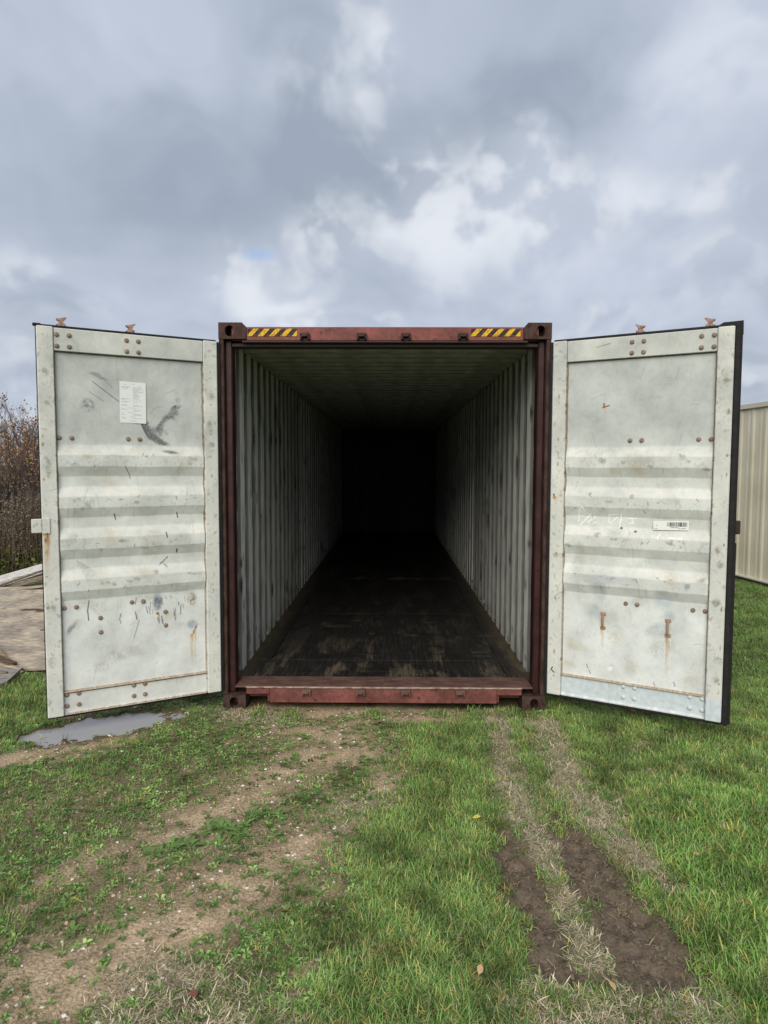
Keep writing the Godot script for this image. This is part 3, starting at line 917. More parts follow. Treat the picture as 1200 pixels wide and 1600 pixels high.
func door_texture(left: bool) -> ImageTexture:
	var S := Sheet.new(1.25, 2.7, 400.0, 500 if left else 600)
	var a := noise(501 if left else 601, 0.008, 5)
	var b := noise(502, 0.03, 4)
	var d := noise(503, 0.09, 3)
	var W := S.im.get_width()
	var H := S.im.get_height()
	for y in H:
		var v := 2.7 - y / 400.0
		for x in W:
			var u := x / 400.0
			var n := a.get_noise_2d(x, y)
			var m := b.get_noise_2d(x, y)
			var f := d.get_noise_2d(x, y * 0.7)
			var c := Color(0.708, 0.722, 0.704).lerp(Color(0.80, 0.809, 0.787), sstep(1.95, 1.7, v))
			var low := sstep(0.95, 0.6, v)
			c = c.lerp(Color(0.835, 0.847, 0.836), low * 0.8)
			var frame := 1.0 if (u < 0.1 or u > 1.07) else (0.6 if v > 2.44 or v < 0.15 else 0.0)
			c = c.lerp(Color(0.795, 0.793, 0.757), frame * (0.65 + n * 0.4))
			# dust on the upward slopes of the pressings
			if frame == 0.0 and v < 1.86 and v > 0.9:
				var ph := fposmod(1.763 - v + m * 0.008, 0.28)
				var dust := sstep(0.20, 0.275, ph) if v < 1.763 else sstep(1.86, 1.77, v)
				c = c.lerp(Color(0.82, 0.808, 0.765), dust * clampf(0.5 + m * 1.3, 0.0, 0.9))
				var band := smoothstep(0.0, 0.02, ph) * smoothstep(0.09, 0.07, ph) if v < 1.763 else 0.0
				c = c.lerp(Color(0.80, 0.81, 0.785), band * 0.6)
				c = c.lerp(Color(0.68, 0.69, 0.675), band * clampf(f * 0.9 + m * 1.2 - 0.1, 0.0, 0.45))
			var grime := clampf(m * 1.5 + f * 0.9 - 0.32, 0.0, 1.0)
			c = c.lerp(Color(0.52, 0.52, 0.47), grime * (0.6 if frame > 0.9 else 0.22))
			c = c * (1.0 + n * 0.09 + m * 0.05 + f * 0.025)
			S.im.set_pixel(x, y, c)
	var grey := Color(0.36, 0.37, 0.37)
	var dark := Color(0.2, 0.2, 0.2)
	var rust := Color(0.50, 0.27, 0.12)
	var ochre := Color(0.70, 0.50, 0.24)
	# creases of dirt where the panel meets the frame
	for e in [[0.103, 0.006], [1.067, 0.006]]:
		S.run(e[0], 2.43, 0.0, 0.012, Color(0.42, 0.36, 0.28), 1.0)
		S.stroke([Vector2(e[0], 2.43), Vector2(e[0], 0.16)], e[1], Color(0.45, 0.38, 0.3), 0.8, 0.5)
	S.stroke([Vector2(0.1, 0.162), Vector2(1.07, 0.162)], 0.009, Color(0.64, 0.55, 0.44), 0.8, 0.7)
	S.stroke([Vector2(0.1, 0.012), Vector2(1.07, 0.012)], 0.009, Color(0.62, 0.5, 0.4), 0.8, 0.8)
	S.stroke([Vector2(0.1, 0.148), Vector2(1.07, 0.148)], 0.008, Color(0.32, 0.25, 0.2), 0.7, 0.6)
	S.stroke([Vector2(0.1, 2.44), Vector2(1.07, 2.44)], 0.006, Color(0.4, 0.38, 0.33), 0.8, 0.4)
	if left:
		S.patch(0.87, 2.10, 0.06, 0.06, 0.3, grey, 0.75, 0.9, 2.0)
		S.patch(0.82, 2.31, 0.05, 0.018, 0.2, grey, 0.6, 0.6)
		S.patch(0.78, 2.285, 0.06, 0.012, 0.3, grey, 0.45, 0.5)
		S.stroke([Vector2(0.84, 2.26), Vector2(0.67, 2.13)], 0.005, grey, 0.7)
		S.stroke([Vector2(0.86, 2.19), Vector2(0.77, 2.13)], 0.004, grey, 0.5)
		S.stroke([Vector2(0.76, 2.27), Vector2(0.71, 2.22)], 0.004, grey, 0.4)
		# tyre smear beside the data sheet
		S.stroke([Vector2(0.51, 2.0), Vector2(0.48, 1.92), Vector2(0.44, 1.885), Vector2(0.39, 1.855)], 0.055, grey, 0.5, 0.6)
		S.stroke([Vector2(0.53, 1.99), Vector2(0.505, 1.93), Vector2(0.47, 1.885)], 0.008, dark, 0.5, 0.3)
		S.stroke([Vector2(0.44, 1.885), Vector2(0.39, 1.85), Vector2(0.365, 1.845)], 0.022, grey, 0.7, 0.4)
		S.stroke([Vector2(0.43, 1.94), Vector2(0.39, 2.0), Vector2(0.34, 2.04), Vector2(0.30, 2.03)], 0.028, grey, 0.5, 0.6)
		S.stroke([Vector2(0.43, 1.95), Vector2(0.38, 1.95), Vector2(0.35, 1.91)], 0.02, grey, 0.4, 0.6)
		S.patch(0.29, 2.11, 0.05, 0.022, -0.4, dark, 0.8, 0.8, 3.0)
		S.patch(0.31, 2.06, 0.055, 0.03, -0.4, grey, 0.7, 0.8, 3.0)
		S.patch(0.275, 2.16, 0.03, 0.025, 0, grey, 0.4, 0.8)
		S.stroke([Vector2(0.47, 2.05), Vector2(0.44, 2.1), Vector2(0.38, 2.11)], 0.01, grey, 0.3, 0.5)
		for q in [[0.5, 1.96, 0.05, 0.03, 1.2], [0.47, 1.9, 0.05, 0.035, 0.9], [0.42, 1.87, 0.06, 0.03, 0.5], [0.37, 1.85, 0.05, 0.022, 0.3], [0.4, 1.97, 0.06, 0.028, -0.9], [0.36, 2.03, 0.05, 0.03, -0.7], [0.31, 2.08, 0.05, 0.035, -0.8], [0.43, 1.93, 0.07, 0.05, 0.2]]:
			S.patch(q[0], q[1], q[2], q[3], q[4], Color(0.4, 0.41, 0.41), 0.7, 0.6, 1.6)
		S.patch(0.34, 1.79, 0.075, 0.016, 0.12, grey, 0.9, 0.4)
		S.patch(0.6, 0.72, 0.0, 0.0, 0, grey, 0.0)
		S.patch(0.445, 0.715, 0.045, 0.085, 0.1, Color(0.33, 0.37, 0.44), 0.8, 0.5)
		for i in 26:
			var u := S.rng.randf_range(0.15, 0.6)
			var v := S.rng.randf_range(0.6, 0.76)
			S.stroke([Vector2(u, v), Vector2(u + S.rng.randf_range(-0.012, 0.012), v - S.rng.randf_range(0.02, 0.07))], S.rng.randf_range(0.004, 0.012), grey if S.rng.randf() < 0.7 else Color(0.5, 0.42, 0.3), 0.5, 0.5)
		S.patch(0.2, 0.72, 0.045, 0.07, 0, Color(0.5, 0.44, 0.34), 0.7, 0.9, 2.0)
		S.stroke([Vector2(0.895, 0.77), Vector2(0.905, 0.7), Vector2(0.90, 0.63)], 0.007, dark, 0.6)
		S.stroke([Vector2(0.69, 0.66), Vector2(0.70, 0.62), Vector2(0.695, 0.59)], 0.011, dark, 0.8)
		S.stroke([Vector2(0.57, 0.6), Vector2(0.61, 0.47)], 0.005, grey, 0.5)
		S.patch(1.02, 0.58, 0.02, 0.05, 0.4, grey, 0.6, 0.5)
		S.patch(0.99, 0.61, 0.015, 0.04, 0.4, grey, 0.5, 0.5)
		S.patch(0.2, 0.53, 0.05, 0.05, 0, Color(0.45, 0.5, 0.56), 0.6, 0.4)
		S.stroke([Vector2(0.165, 0.525), Vector2(0.185, 0.48), Vector2(0.21, 0.44)], 0.016, rust, 0.9, 0.3)
		S.run(0.205, 0.46, 0.2, 0.035, ochre, 1.0)
		S.run(0.18, 0.49, 0.25, 0.025, ochre, 0.8)
		S.run(0.44, 0.64, 0.35, 0.012, ochre, 0.4)
		S.patch(0.445, 0.635, 0.016, 0.014, 0, rust, 0.9, 0.2)
		# under the hasp
		S.run(1.145, 1.24, 0.93, 0.055, ochre, 1.0)
		S.run(1.135, 1.24, 1.08, 0.03, rust, 1.0)
		for q in [[1.125, 2.3], [1.12, 2.1], [1.13, 1.7], [1.11, 1.63], [1.12, 0.74], [1.13, 0.38], [0.05, 1.85], [0.06, 1.98], [0.05, 2.2]]:
			S.patch(q[0], q[1], S.rng.randf_range(0.02, 0.045), S.rng.randf_range(0.02, 0.07), 0, Color(0.47, 0.47, 0.42), 0.6, 0.95, 1.1)
		S.stroke([Vector2(0.645, 1.69), Vector2(0.615, 1.63), Vector2(0.61, 1.6)], 0.006, grey, 0.6)
		for q in [[0.72, 1.36, 0.5], [0.38, 1.22, 0.2], [0.3, 1.36, 0.3]]:
			S.stroke([Vector2(q[0], q[1]), Vector2(q[0] - 0.008, q[1] - 0.04)], 0.007, dark, 0.8)
		S.stroke([Vector2(0.37, 1.04), Vector2(0.40, 1.01), Vector2(0.43, 0.985)], 0.012, dark, 0.8, 0.4)
		S.stroke([Vector2(0.405, 1.005), Vector2(0.37, 0.965)], 0.01, dark, 0.8, 0.4)
		S.stroke([Vector2(0.305, 1.095), Vector2(0.305, 1.07)], 0.009, dark, 0.9, 0.1)
		for i in 16:
			S.stroke([Vector2(0.97 - i * 0.004, 1.06 - i * 0.003), Vector2(0.9 - i * 0.004, 0.9 + i * 0.004)], 0.003, grey, 0.12, 0.6)
	else:
		var white := Color(0.97, 0.97, 0.95)
		# chalk marks
		var chalk := [[[0.20, 1.30], [0.205, 1.36], [0.215, 1.40], [0.235, 1.405], [0.245, 1.38]], [[0.19, 1.345], [0.235, 1.345]], [[0.215, 1.275], [0.29, 1.36]], [[0.27, 1.30], [0.325, 1.34]], [[0.27, 1.30], [0.285, 1.275]], [[0.29, 1.275], [0.325, 1.30]], [[0.415, 1.35], [0.412, 1.30]], [[0.412, 1.355], [0.47, 1.36]], [[0.42, 1.295], [0.475, 1.345]], [[0.50, 1.365], [0.488, 1.27]], [[0.545, 1.335], [0.60, 1.338]], [[0.572, 1.335], [0.57, 1.305]], [[0.55, 1.30], [0.59, 1.305]], [[0.76, 1.235], [0.74, 1.215], [0.745, 1.20]], [[0.81, 1.215], [0.9, 1.212]]]
		for s in chalk:
			var pts := []
			for p in s: pts.append(Vector2(p[0], p[1]))
			S.stroke(pts, 0.010, white, 1.0, 0.35)
			S.stroke(pts, 0.005, white, 0.9, 0.3)
		S.patch(0.5, 1.265, 0.014, 0.012, 0, dark, 0.8, 0.4)
		S.patch(0.595, 1.245, 0.014, 0.01, 0, dark, 0.9, 0.3)
		S.stroke([Vector2(0.36, 2.14), Vector2(0.362, 2.11)], 0.009, rust, 1.0, 0.2)
		S.stroke([Vector2(0.35, 2.11), Vector2(0.40, 2.125)], 0.007, rust, 1.0, 0.3)
		S.run(0.37, 2.11, 1.98, 0.03, ochre, 0.35)
		for q in [[0.39, 0.65, 0.36], [0.825, 0.65, 0.2]]:
			S.run(q[0], q[1] - 0.03, q[2], 0.03, ochre, 1.0)
			S.run(q[0] - 0.01, q[1], q[2] + 0.05, 0.02, rust, 0.8)
			S.patch(q[0], 0.64, 0.025, 0.02, 0, rust, 1.0, 0.3)
			S.patch(q[0], 0.54, 0.025, 0.018, 0, rust, 1.0, 0.3)
		# touched-up pale blue-grey patches
		S.patch(0.33, 0.66, 0.09, 0.08, 0, Color(0.64, 0.68, 0.68), 0.8, 0.5)
		S.patch(0.78, 0.57, 0.16, 0.07, 0.2, Color(0.68, 0.71, 0.71), 0.8, 0.6)
		S.patch(0.83, 0.67, 0.05, 0.06, 0, Color(0.66, 0.71, 0.71), 0.8, 0.3)
		S.patch(0.36, 0.8, 0.07, 0.1, 0, Color(0.70, 0.72, 0.73), 0.9, 0.4)
		S.patch(0.79, 0.78, 0.09, 0.1, 0, Color(0.70, 0.73, 0.74), 0.9, 0.4)
		S.patch(0.4, 0.9, 0.2, 0.06, 0, Color(0.72, 0.74, 0.76), 0.7, 0.5)
		S.patch(0.445, 0.248, 0.028, 0.022, 0.5, Color(0.93, 0.93, 0.92), 1.0, 0.3)
		S.patch(0.24, 0.73, 0.02, 0.018, 0, Color(0.86, 0.86, 0.84), 0.8, 0.4)
		for q in [[0.28, 0.26], [0.3, 0.22], [0.74, 0.2], [0.87, 0.22]]:
			S.stroke([Vector2(q[0], q[1]), Vector2(q[0] + 0.01, q[1] - 0.03)], 0.006, grey, 0.5)
		# fresh pale blue paint on the foot of the leaf
		for y in range(int((2.7 - 0.165) * 400), int(2.7 * 400)):
			var v := 2.7 - y / 400.0
			for x in range(int(0.1 * 400), int(1.2 * 400)):
				var u := x / 400.0
				if v > 0.15 + (u - 1.07) * 0.0 and u < 1.07: continue
				if u >= 1.07 and v > 0.165 - (u - 1.07) * 0.25: continue
				var n := b.get_noise_2d(x * 1.5, y * 1.5)
				var c := Color(0.765, 0.80, 0.81) * (1.0 + n * 0.07)
				if v < 0.022 and u < 1.07: c = Color(0.8, 0.815, 0.815) * (1.0 + n * 0.1)
				S.im.set_pixel(x, y, c)
		for q in [[1.13, 2.25], [1.12, 2.3], [1.14, 2.05], [1.12, 1.15], [1.13, 1.06], [1.12, 0.8], [1.14, 0.42], [1.13, 0.3], [0.05, 1.05]]:
			S.patch(q[0], q[1], S.rng.randf_range(0.02, 0.04), S.rng.randf_range(0.02, 0.05), 0, Color(0.46, 0.43, 0.39), 0.65, 0.95, 1.4)
		S.patch(0.03, 1.47, 0.018, 0.02, 0, ochre, 0.9, 0.4)
		S.patch(0.025, 1.49, 0.008, 0.012, 0, dark, 1.0, 0.2)
		S.stroke([Vector2(0.04, 0.21), Vector2(0.03, 0.19), Vector2(0.055, 0.17)], 0.008, dark, 0.8)
		S.stroke([Vector2(0.3, 2.53), Vector2(0.4, 2.55)], 0.006, Color(0.55, 0.45, 0.34), 0.6, 0.6)
	# long fine scratches, dull rubs and drips over the whole leaf
	for i in 55:
		var u := S.rng.randf_range(0.12, 1.05)
		var v := S.rng.randf_range(0.2, 2.4)
		var an := S.rng.randf_range(-1.9, -1.2) if S.rng.randf() < 0.7 else S.rng.randf_range(-0.6, 0.6)
		var L := S.rng.randf_range(0.02, 0.12)
		S.stroke([Vector2(u, v), Vector2(u + cos(an) * L, v + sin(an) * L)], 0.0025, Color(0.42, 0.42, 0.4) if S.rng.randf() < 0.75 else Color(0.92, 0.92, 0.9), S.rng.randf_range(0.12, 0.4), 0.6)
	for i in 34:
		S.patch(S.rng.randf_range(0.15, 1.0), S.rng.randf_range(0.2, 1.9), S.rng.randf_range(0.04, 0.16), S.rng.randf_range(0.03, 0.1), S.rng.randf_range(-0.3, 0.3), Color(0.62, 0.625, 0.60) if S.rng.randf() < 0.6 else Color(0.70, 0.66, 0.56), 0.35, 0.8, 0.7)
	for i in 30:
		var u := S.rng.randf_range(0.12, 1.06)
		var v := [1.69, 1.41, 1.13, 0.85, 0.16, 2.44][S.rng.randi_range(0, 5)] as float
		S.run(u, v, v - S.rng.randf_range(0.04, 0.18), S.rng.randf_range(0.006, 0.02), Color(0.56, 0.48, 0.36), S.rng.randf_range(0.15, 0.5))
	for q in [0.05, 0.1, 1.07, 1.15]:
		for i in 9:
			S.patch(q, S.rng.randf_range(0.05, 2.5), S.rng.randf_range(0.004, 0.012), S.rng.randf_range(0.006, 0.03), 0, Color(0.45, 0.33, 0.22), 0.6, 0.6, 2.0)
	# shared small scuffs on the ridges
	for i in 44:
		var k := S.rng.randi_range(0, 3)
		var v := 1.763 - k * 0.28 - S.rng.randf_range(-0.03, 0.09)
		var u := S.rng.randf_range(0.13, 1.04)
		if S.rng.randf() < 0.5:
			S.patch(u, v, S.rng.randf_range(0.01, 0.05), S.rng.randf_range(0.008, 0.03), S.rng.randf_range(-0.4, 0.4), Color(0.45, 0.46, 0.44), 0.55, 0.9, 2.0)
		else:
			S.stroke([Vector2(u, v), Vector2(u + S.rng.randf_range(-0.02, 0.02), v + S.rng.randf_range(-0.03, 0.03))], 0.005, Color(0.38, 0.36, 0.33), 0.55, 0.5)
	return S.tex()

func sheet_label_texture() -> ImageTexture:
	var im := Image.create(132, 220, false, Image.FORMAT_RGB8)
	im.fill(Color(0.86, 0.87, 0.86))
	var r := RandomNumberGenerator.new()
	r.seed = 5
	var ink := Color(0.42, 0.43, 0.44)
	var text := func(x: int, y: int, w: int) -> void:
		var i := x
		while i < x + w:
			var l := r.randi_range(2, 5)
			for yy in 2:
				for xx in l:
					if i + xx < 128:
						im.set_pixel(i + xx, y + yy, ink.lerp(Color(0.86, 0.87, 0.86), r.randf_range(0.0, 0.6)))
			i += l + r.randi_range(1, 2)
	text.call(52, 10, 24); text.call(20, 16, 14); text.call(92, 22, 14)
	text.call(6, 26, 48); text.call(12, 31, 30); text.call(14, 38, 26)
	for i in 13: text.call(66, 29 + i * 5, r.randi_range(20, 52))
	for q in [[8, 90, 44], [8, 95, 24], [66, 98, 46], [8, 104, 40], [10, 109, 24], [66, 108, 20], [8, 122, 26], [12, 127, 22], [66, 124, 30], [66, 129, 46], [44, 138, 34], [8, 142, 14], [8, 147, 30], [66, 148, 40], [66, 153, 28], [46, 164, 32], [8, 168, 12], [8, 174, 22], [66, 172, 38], [66, 177, 44], [48, 186, 30], [8, 190, 14], [14, 195, 18], [62, 194, 48], [46, 208, 36]]:
		text.call(q[0], q[1], q[2])
	return ImageTexture.create_from_image(im)

func barcode_texture() -> ImageTexture:
	var im := Image.create(180, 52, false, Image.FORMAT_RGB8)
	im.fill(Color(0.88, 0.88, 0.86))
	var r := RandomNumberGenerator.new()
	r.seed = 9
	var x := 70
	while x < 172:
		var w := r.randi_range(1, 3)
		im.fill_rect(Rect2i(x, 8, w, 24), Color(0.1, 0.1, 0.12))
		x += w + r.randi_range(1, 3)
	for q in [[88, 36, 40], [128, 41, 40], [6, 42, 16], [14, 24, 8]]:
		for i in q[2]:
			if r.randf() < 0.75: im.fill_rect(Rect2i(q[0] + i, q[1], 1, 3), Color(0.25, 0.25, 0.27))
	return ImageTexture.create_from_image(im)

func make_door(C: Node3D, s: float) -> void:
	var ang := 1.0587 if s < 0 else 1.0574
	var ax := Vector3(sin(ang), 0, cos(ang) * s)
	var nrm := Vector3(-s * cos(ang), 0, sin(ang))
	var xf := Transform3D(Basis(ax, Vector3.UP, nrm), Vector3(s * 1.2181, 0.1563, 0.0445))
	var pm := mat(Color(1, 1, 1), 0.55, door_texture(s < 0))
	pm.texture_repeat = false
	bumpy(pm, noise(520, 0.02, 4), 0.12)
	var uvx := Vector3(s / 1.25, 0, 0)
	var uvy := Vector3(0, -1 / 2.7, 0)
	var put := func(parent: Node, called: String, b: MB, m: Material) -> MeshInstance3D:
		b.planar(uvx, uvy, Vector2(0, 1))
		return part(parent, called, b.mesh(), m)
	# the pressed panel, slightly dented
	var p := MB.new()
	var dent := noise(530 + int(s), 2.4, 3)
	var prof := [[2.438, -0.034], [2.24, -0.034], [2.04, -0.034], [1.83, -0.034]]
	for k in 4:
		var t := 1.763 - 0.28 * k
		prof.append([t, -0.003]); prof.append([t - 0.077, -0.003]); prof.append([t - 0.143, -0.034])
		if k < 3: prof.append([t - 0.214, -0.034])
	for v in [0.62, 0.47, 0.31, 0.156]: prof.append([v, -0.034])
	var bent := [prof[0]]
	for i in range(1, prof.size() - 1):
		var a := Vector2(prof[i - 1][0], prof[i - 1][1])
		var m := Vector2(prof[i][0], prof[i][1])
		var e := Vector2(prof[i + 1][0], prof[i + 1][1])
		if absf((m - a).normalized().cross((e - m).normalized())) < 0.05:
			bent.append(prof[i])
			continue
		var upper := e.y > a.y if absf(e.y - a.y) > 0.001 else false
		var rad := 0.009 if upper and m.y < -0.02 else (0.006 if upper else 0.003)
		var p0 := m + (a - m).normalized() * rad
		var p1 := m + (e - m).normalized() * rad
		for t in [0.0, 0.35, 0.65, 1.0]:
			var q := p0.lerp(m, t).lerp(m.lerp(p1, t), t)
			bent.append([q.x, q.y])
	bent.append(prof[prof.size() - 1])
	prof = bent
	var NU := 18
	var dz := func(u: float, v: float) -> float:
		var e := minf(minf(u - 0.1, 1.07 - u), minf(2.438 - v, v - 0.156))
		return dent.get_noise_2d(u * 1.2, v * 1.2) * 0.008 * smoothstep(0.0, 0.15, e)
	for i in prof.size() - 1:
		var v0: float = prof[i][0]; var z0: float = prof[i][1]
		var v1: float = prof[i + 1][0]; var z1: float = prof[i + 1][1]
		var tv := Vector3(0, v1 - v0, z1 - z0).normalized()
		var fn := tv.cross(Vector3(1, 0, 0))
		if fn.z < 0: fn = -fn
		var fns := []
		for o in [-1, 1]:
			var k2 := clampi(i + o, 0, prof.size() - 2)
			var t2 := Vector3(0, prof[k2 + 1][0] - prof[k2][0], prof[k2 + 1][1] - prof[k2][1])
			var f2 := t2.normalized().cross(Vector3(1, 0, 0))
			if f2.z < 0: f2 = -f2
			fns.append((fn + f2).normalized() if f2.dot(fn) > 0.93 and minf(t2.length(), Vector2(v1 - v0, z1 - z0).length()) < 0.03 else fn)
		for j in NU:
			var u0 := 0.1 + 0.97 * j / NU
			var u1 := 0.1 + 0.97 * (j + 1) / NU
			var q := []
			var nn := []
			for c in [[u0, v0, z0], [u1, v0, z0], [u1, v1, z1], [u0, v1, z1]]:
				var d0: float = dz.call(c[0], c[1])
				var wave: float = dent.get_noise_2d(c[0] * 2.0 + 5.0, c[1] * 0.8) * 0.005 * smoothstep(0.0, 0.12, minf(2.3 - c[1], c[1] - 0.3))
				q.append(Vector3(s * c[0], c[1] + wave, c[2] + d0))
				var gx: float = (dz.call(c[0] + 0.02, c[1]) - d0) / 0.02
				var gy: float = (dz.call(c[0], c[1] + 0.02) - d0) / 0.02
				nn.append((fns[0 if c[1] == v0 else 1] + Vector3(-gx * s, -gy, 0)).normalized())
			p.quad4(q[0], q[1], q[2], q[3], nn[0], nn[1], nn[2], nn[3])
	p.planar(uvx, uvy, Vector2(0, 1))
	var D := part(C, "door", p.mesh(), pm, xf)
	tag(D, ("left" if s < 0 else "right") + " white steel door leaf " + ("with a printed data sheet and a white hasp" if s < 0 else "with a barcode sticker and a pale blue foot"))
	# outer skin
	p = MB.new()
	p.box(Vector3(s * 0.09, 0.14, -0.042), Vector3(s * 1.08, 2.45, -0.046), 0.001)
	part(D, "outer_skin", p.mesh(), M.red)
	for q in [[0.0, 0.1], [1.071, DW]]:
		p = MB.new()
		p.box(Vector3(s * q[0], 0.0, 0.0), Vector3(s * q[1], DH, -0.05), 0.006)
		put.call(D, "stile", p, pm)
	p = MB.new()
	p.box(Vector3(s * 0.101, 2.44, -0.010), Vector3(s * 1.07, DH - 0.004, -0.05), 0.005)
	put.call(D, "rail", p, pm)
	p = MB.new()
	p.box(Vector3(s * 0.101, 0.006, -0.028), Vector3(s * 1.07, 0.152, -0.05), 0.003)
	p.box(Vector3(s * 0.101, 0.153, -0.012), Vector3(s * 1.07, 0.162, -0.05), 0.003)
	p.box(Vector3(s * 0.101, 0.0, -0.014), Vector3(s * 1.07, 0.016, -0.049), 0.004)
	put.call(D, "rail", p, pm)
	# rubber seal
	p = MB.new()
	p.box(Vector3(s * 0.0, DH + 0.001, -0.026), Vector3(s * 1.14, DH + (0.014 if s < 0 else 0.016), -0.056), 0.003)
	if s < 0:
		p.box(Vector3(s * 1.1405, DH + 0.001, -0.02), Vector3(s * 1.19, DH + 0.018, -0.056), 0.004)
		p.box(Vector3(s * (DW + 0.001), 0.0, -0.04), Vector3(s * (DW + 0.006), DH, -0.056), 0.002)
		p.box(Vector3(s * 0.0, -0.016, -0.03), Vector3(s * 1.17, -0.001, -0.056), 0.003)
	else:
		p.prism(PackedVector2Array([Vector2(1.05, DH + 0.005), Vector2(1.10, DH + 0.034), Vector2(1.215, DH + 0.036), Vector2(1.217, DH - 0.05), Vector2(1.2, DH - 0.08), Vector2(1.2, DH + 0.005)]), -0.058, -0.046)
		p.box(Vector3(DW + 0.001, -0.018, -0.012), Vector3(1.205, DH + 0.012, -0.045), 0.006)
		p.box(Vector3(1.19, -0.018, -0.0455), Vector3(1.221, 1.2, -0.056), 0.004)
		p.box(Vector3(1.19, 1.2, -0.0455), Vector3(1.214, DH - 0.02, -0.056), 0.004)
		p.box(Vector3(0.0, -0.02, -0.02), Vector3(1.17, -0.001, -0.056), 0.004)
	p.box(Vector3(s * -0.028, 0.0, -0.02), Vector3(s * -0.0015, DH, -0.045), 0.004)
	part(D, "gasket", p.mesh(), M.rubber)
	# bolts
	var bm := bolt_mesh()
	var spots := []
	for u in [0.544, 0.620, 0.977, 1.052]:
		spots += [[u, 2.546, -0.010], [u, 2.472, -0.010], [u, 1.876, -0.034], [u, 0.732, -0.034], [u, 0.137, -0.028], [u, 0.06, -0.028]]
	if s < 0:
		for u in [0.3915, 0.8265]: spots += [[u, 0.642, -0.034], [u, 0.542, -0.034]]
	var rr := RandomNumberGenerator.new()
	rr.seed = 40 + int(s)
	for q in spots:
		var tilt := Basis.from_euler(Vector3(rr.randf_range(-0.06, 0.06), rr.randf_range(-0.06, 0.06), rr.randf_range(0, 1)))
		part(D, "bolt", bm, M.painted_bolt if s > 0 and q[1] < 0.15 else M.bolt, Transform3D(tilt, Vector3(s * q[0], q[1], q[2] - 0.0005 + dz.call(q[0], q[1]) * (1.0 if q[2] < -0.03 else 0.0))))
	# tie-down loops on the right leaf
	if s > 0:
		for u in [0.392, 0.8245]:
			p = MB.new()
			for v in [0.642, 0.54]:
				p.box(Vector3(u - 0.018, v - 0.012, -0.036), Vector3(u + 0.018, v + 0.012, -0.026), 0.003)
			p.tube([Vector3(u, 0.64, -0.03), Vector3(u, 0.63, -0.016), Vector3(u, 0.59, -0.014), Vector3(u, 0.55, -0.016), Vector3(u, 0.542, -0.03)], [0.006, 0.006, 0.006, 0.006, 0.006], 6)
			part(D, "lashing_loop", p.mesh(), mat(lin(0.45, 0.32, 0.24), 0.8, M.rusty_tex))
	# hasp plate on the free edge
	p = MB.new()
	if s < 0:
		p.box(Vector3(-1.123, 1.243, 0.001), Vector3(-1.172, 1.347, 0.01), 0.003)
		p.box(Vector3(-1.1705, 1.25, 0.004), Vector3(-1.233, 1.343, 0.014), 0.006)
		p.planar(uvx * 0.9, uvy, Vector2(0.1, 0.97))
		part(D, "hasp", p.mesh(), pm)
	else:
		p.box(Vector3(1.19, 1.255, -0.058), Vector3(1.24, 1.345, -0.072), 0.006)
		part(D, "hasp", p.mesh(), M.brown_iron)
	# locking rods on the outer side, with their cams above and below
	var cam := PackedVector2Array([Vector2(-0.017, -0.04), Vector2(-0.017, 0.004), Vector2(-0.029, 0.012), Vector2(-0.013, 0.02), Vector2(-0.012, 0.036), Vector2(-0.027, 0.044), Vector2(-0.028, 0.051), Vector2(-0.004, 0.053), Vector2(0.028, 0.064), Vector2(0.036, 0.06), Vector2(0.017, 0.04), Vector2(0.015, 0.024), Vector2(0.03, 0.018), Vector2(0.03, 0.011), Vector2(0.017, 0.005), Vector2(0.017, -0.04)])
	for u in [0.585, 1.02]:
		p = MB.new()
		p.tube([Vector3(s * u, -0.03, -0.082), Vector3(s * u, DH - 0.01, -0.082)], [0.017, 0.017], 10)
		var rod := part(D, "lock_rod", p.mesh(), M.red)
		for up in [true, false]:
			p = MB.new()
			p.prism(cam, -0.015, 0.015)
			var flip := Basis(Vector3(-s if up else s, 0, 0), Vector3(0, 1 if up else -1, 0), Vector3(0, 0, 1))
			part(D, "rod_cam", p.mesh(), M.rod, Transform3D(flip, Vector3(s * u, DH + 0.016 if up else 0.02, -0.082)))
		for v in [0.35, 1.0, 1.65, 2.3]:
			p = MB.new()
			p.box(Vector3(s * (u - 0.04), v, -0.051), Vector3(s * (u + 0.04), v + 0.05, -0.066), 0.004)
			p.box(Vector3(s * (u - 0.024), v + 0.004, -0.064), Vector3(s * (u + 0.024), v + 0.046, -0.104), 0.006)
			part(D, "rod_guide", p.mesh(), M.brown_iron)
		p = MB.new()
		p.box(Vector3(s * (u - 0.02), 1.02, -0.10), Vector3(s * (u - 0.34), 1.06, -0.112), 0.004)
		part(D, "rod_handle", p.mesh(), M.brown_iron)
	for v in [0.25, 0.95, 1.62, 2.3]:
		p = MB.new()
		p.box(Vector3(s * -0.004, v, -0.051), Vector3(s * 0.16, v + 0.07, -0.062), 0.003)
		p.tube([Vector3(s * -0.008, v - 0.01, -0.05), Vector3(s * -0.008, v + 0.08, -0.05)], [0.012, 0.012], 8)
		part(D, "hinge", p.mesh(), M.dark_red)
	# printed sheets
	p = MB.new()
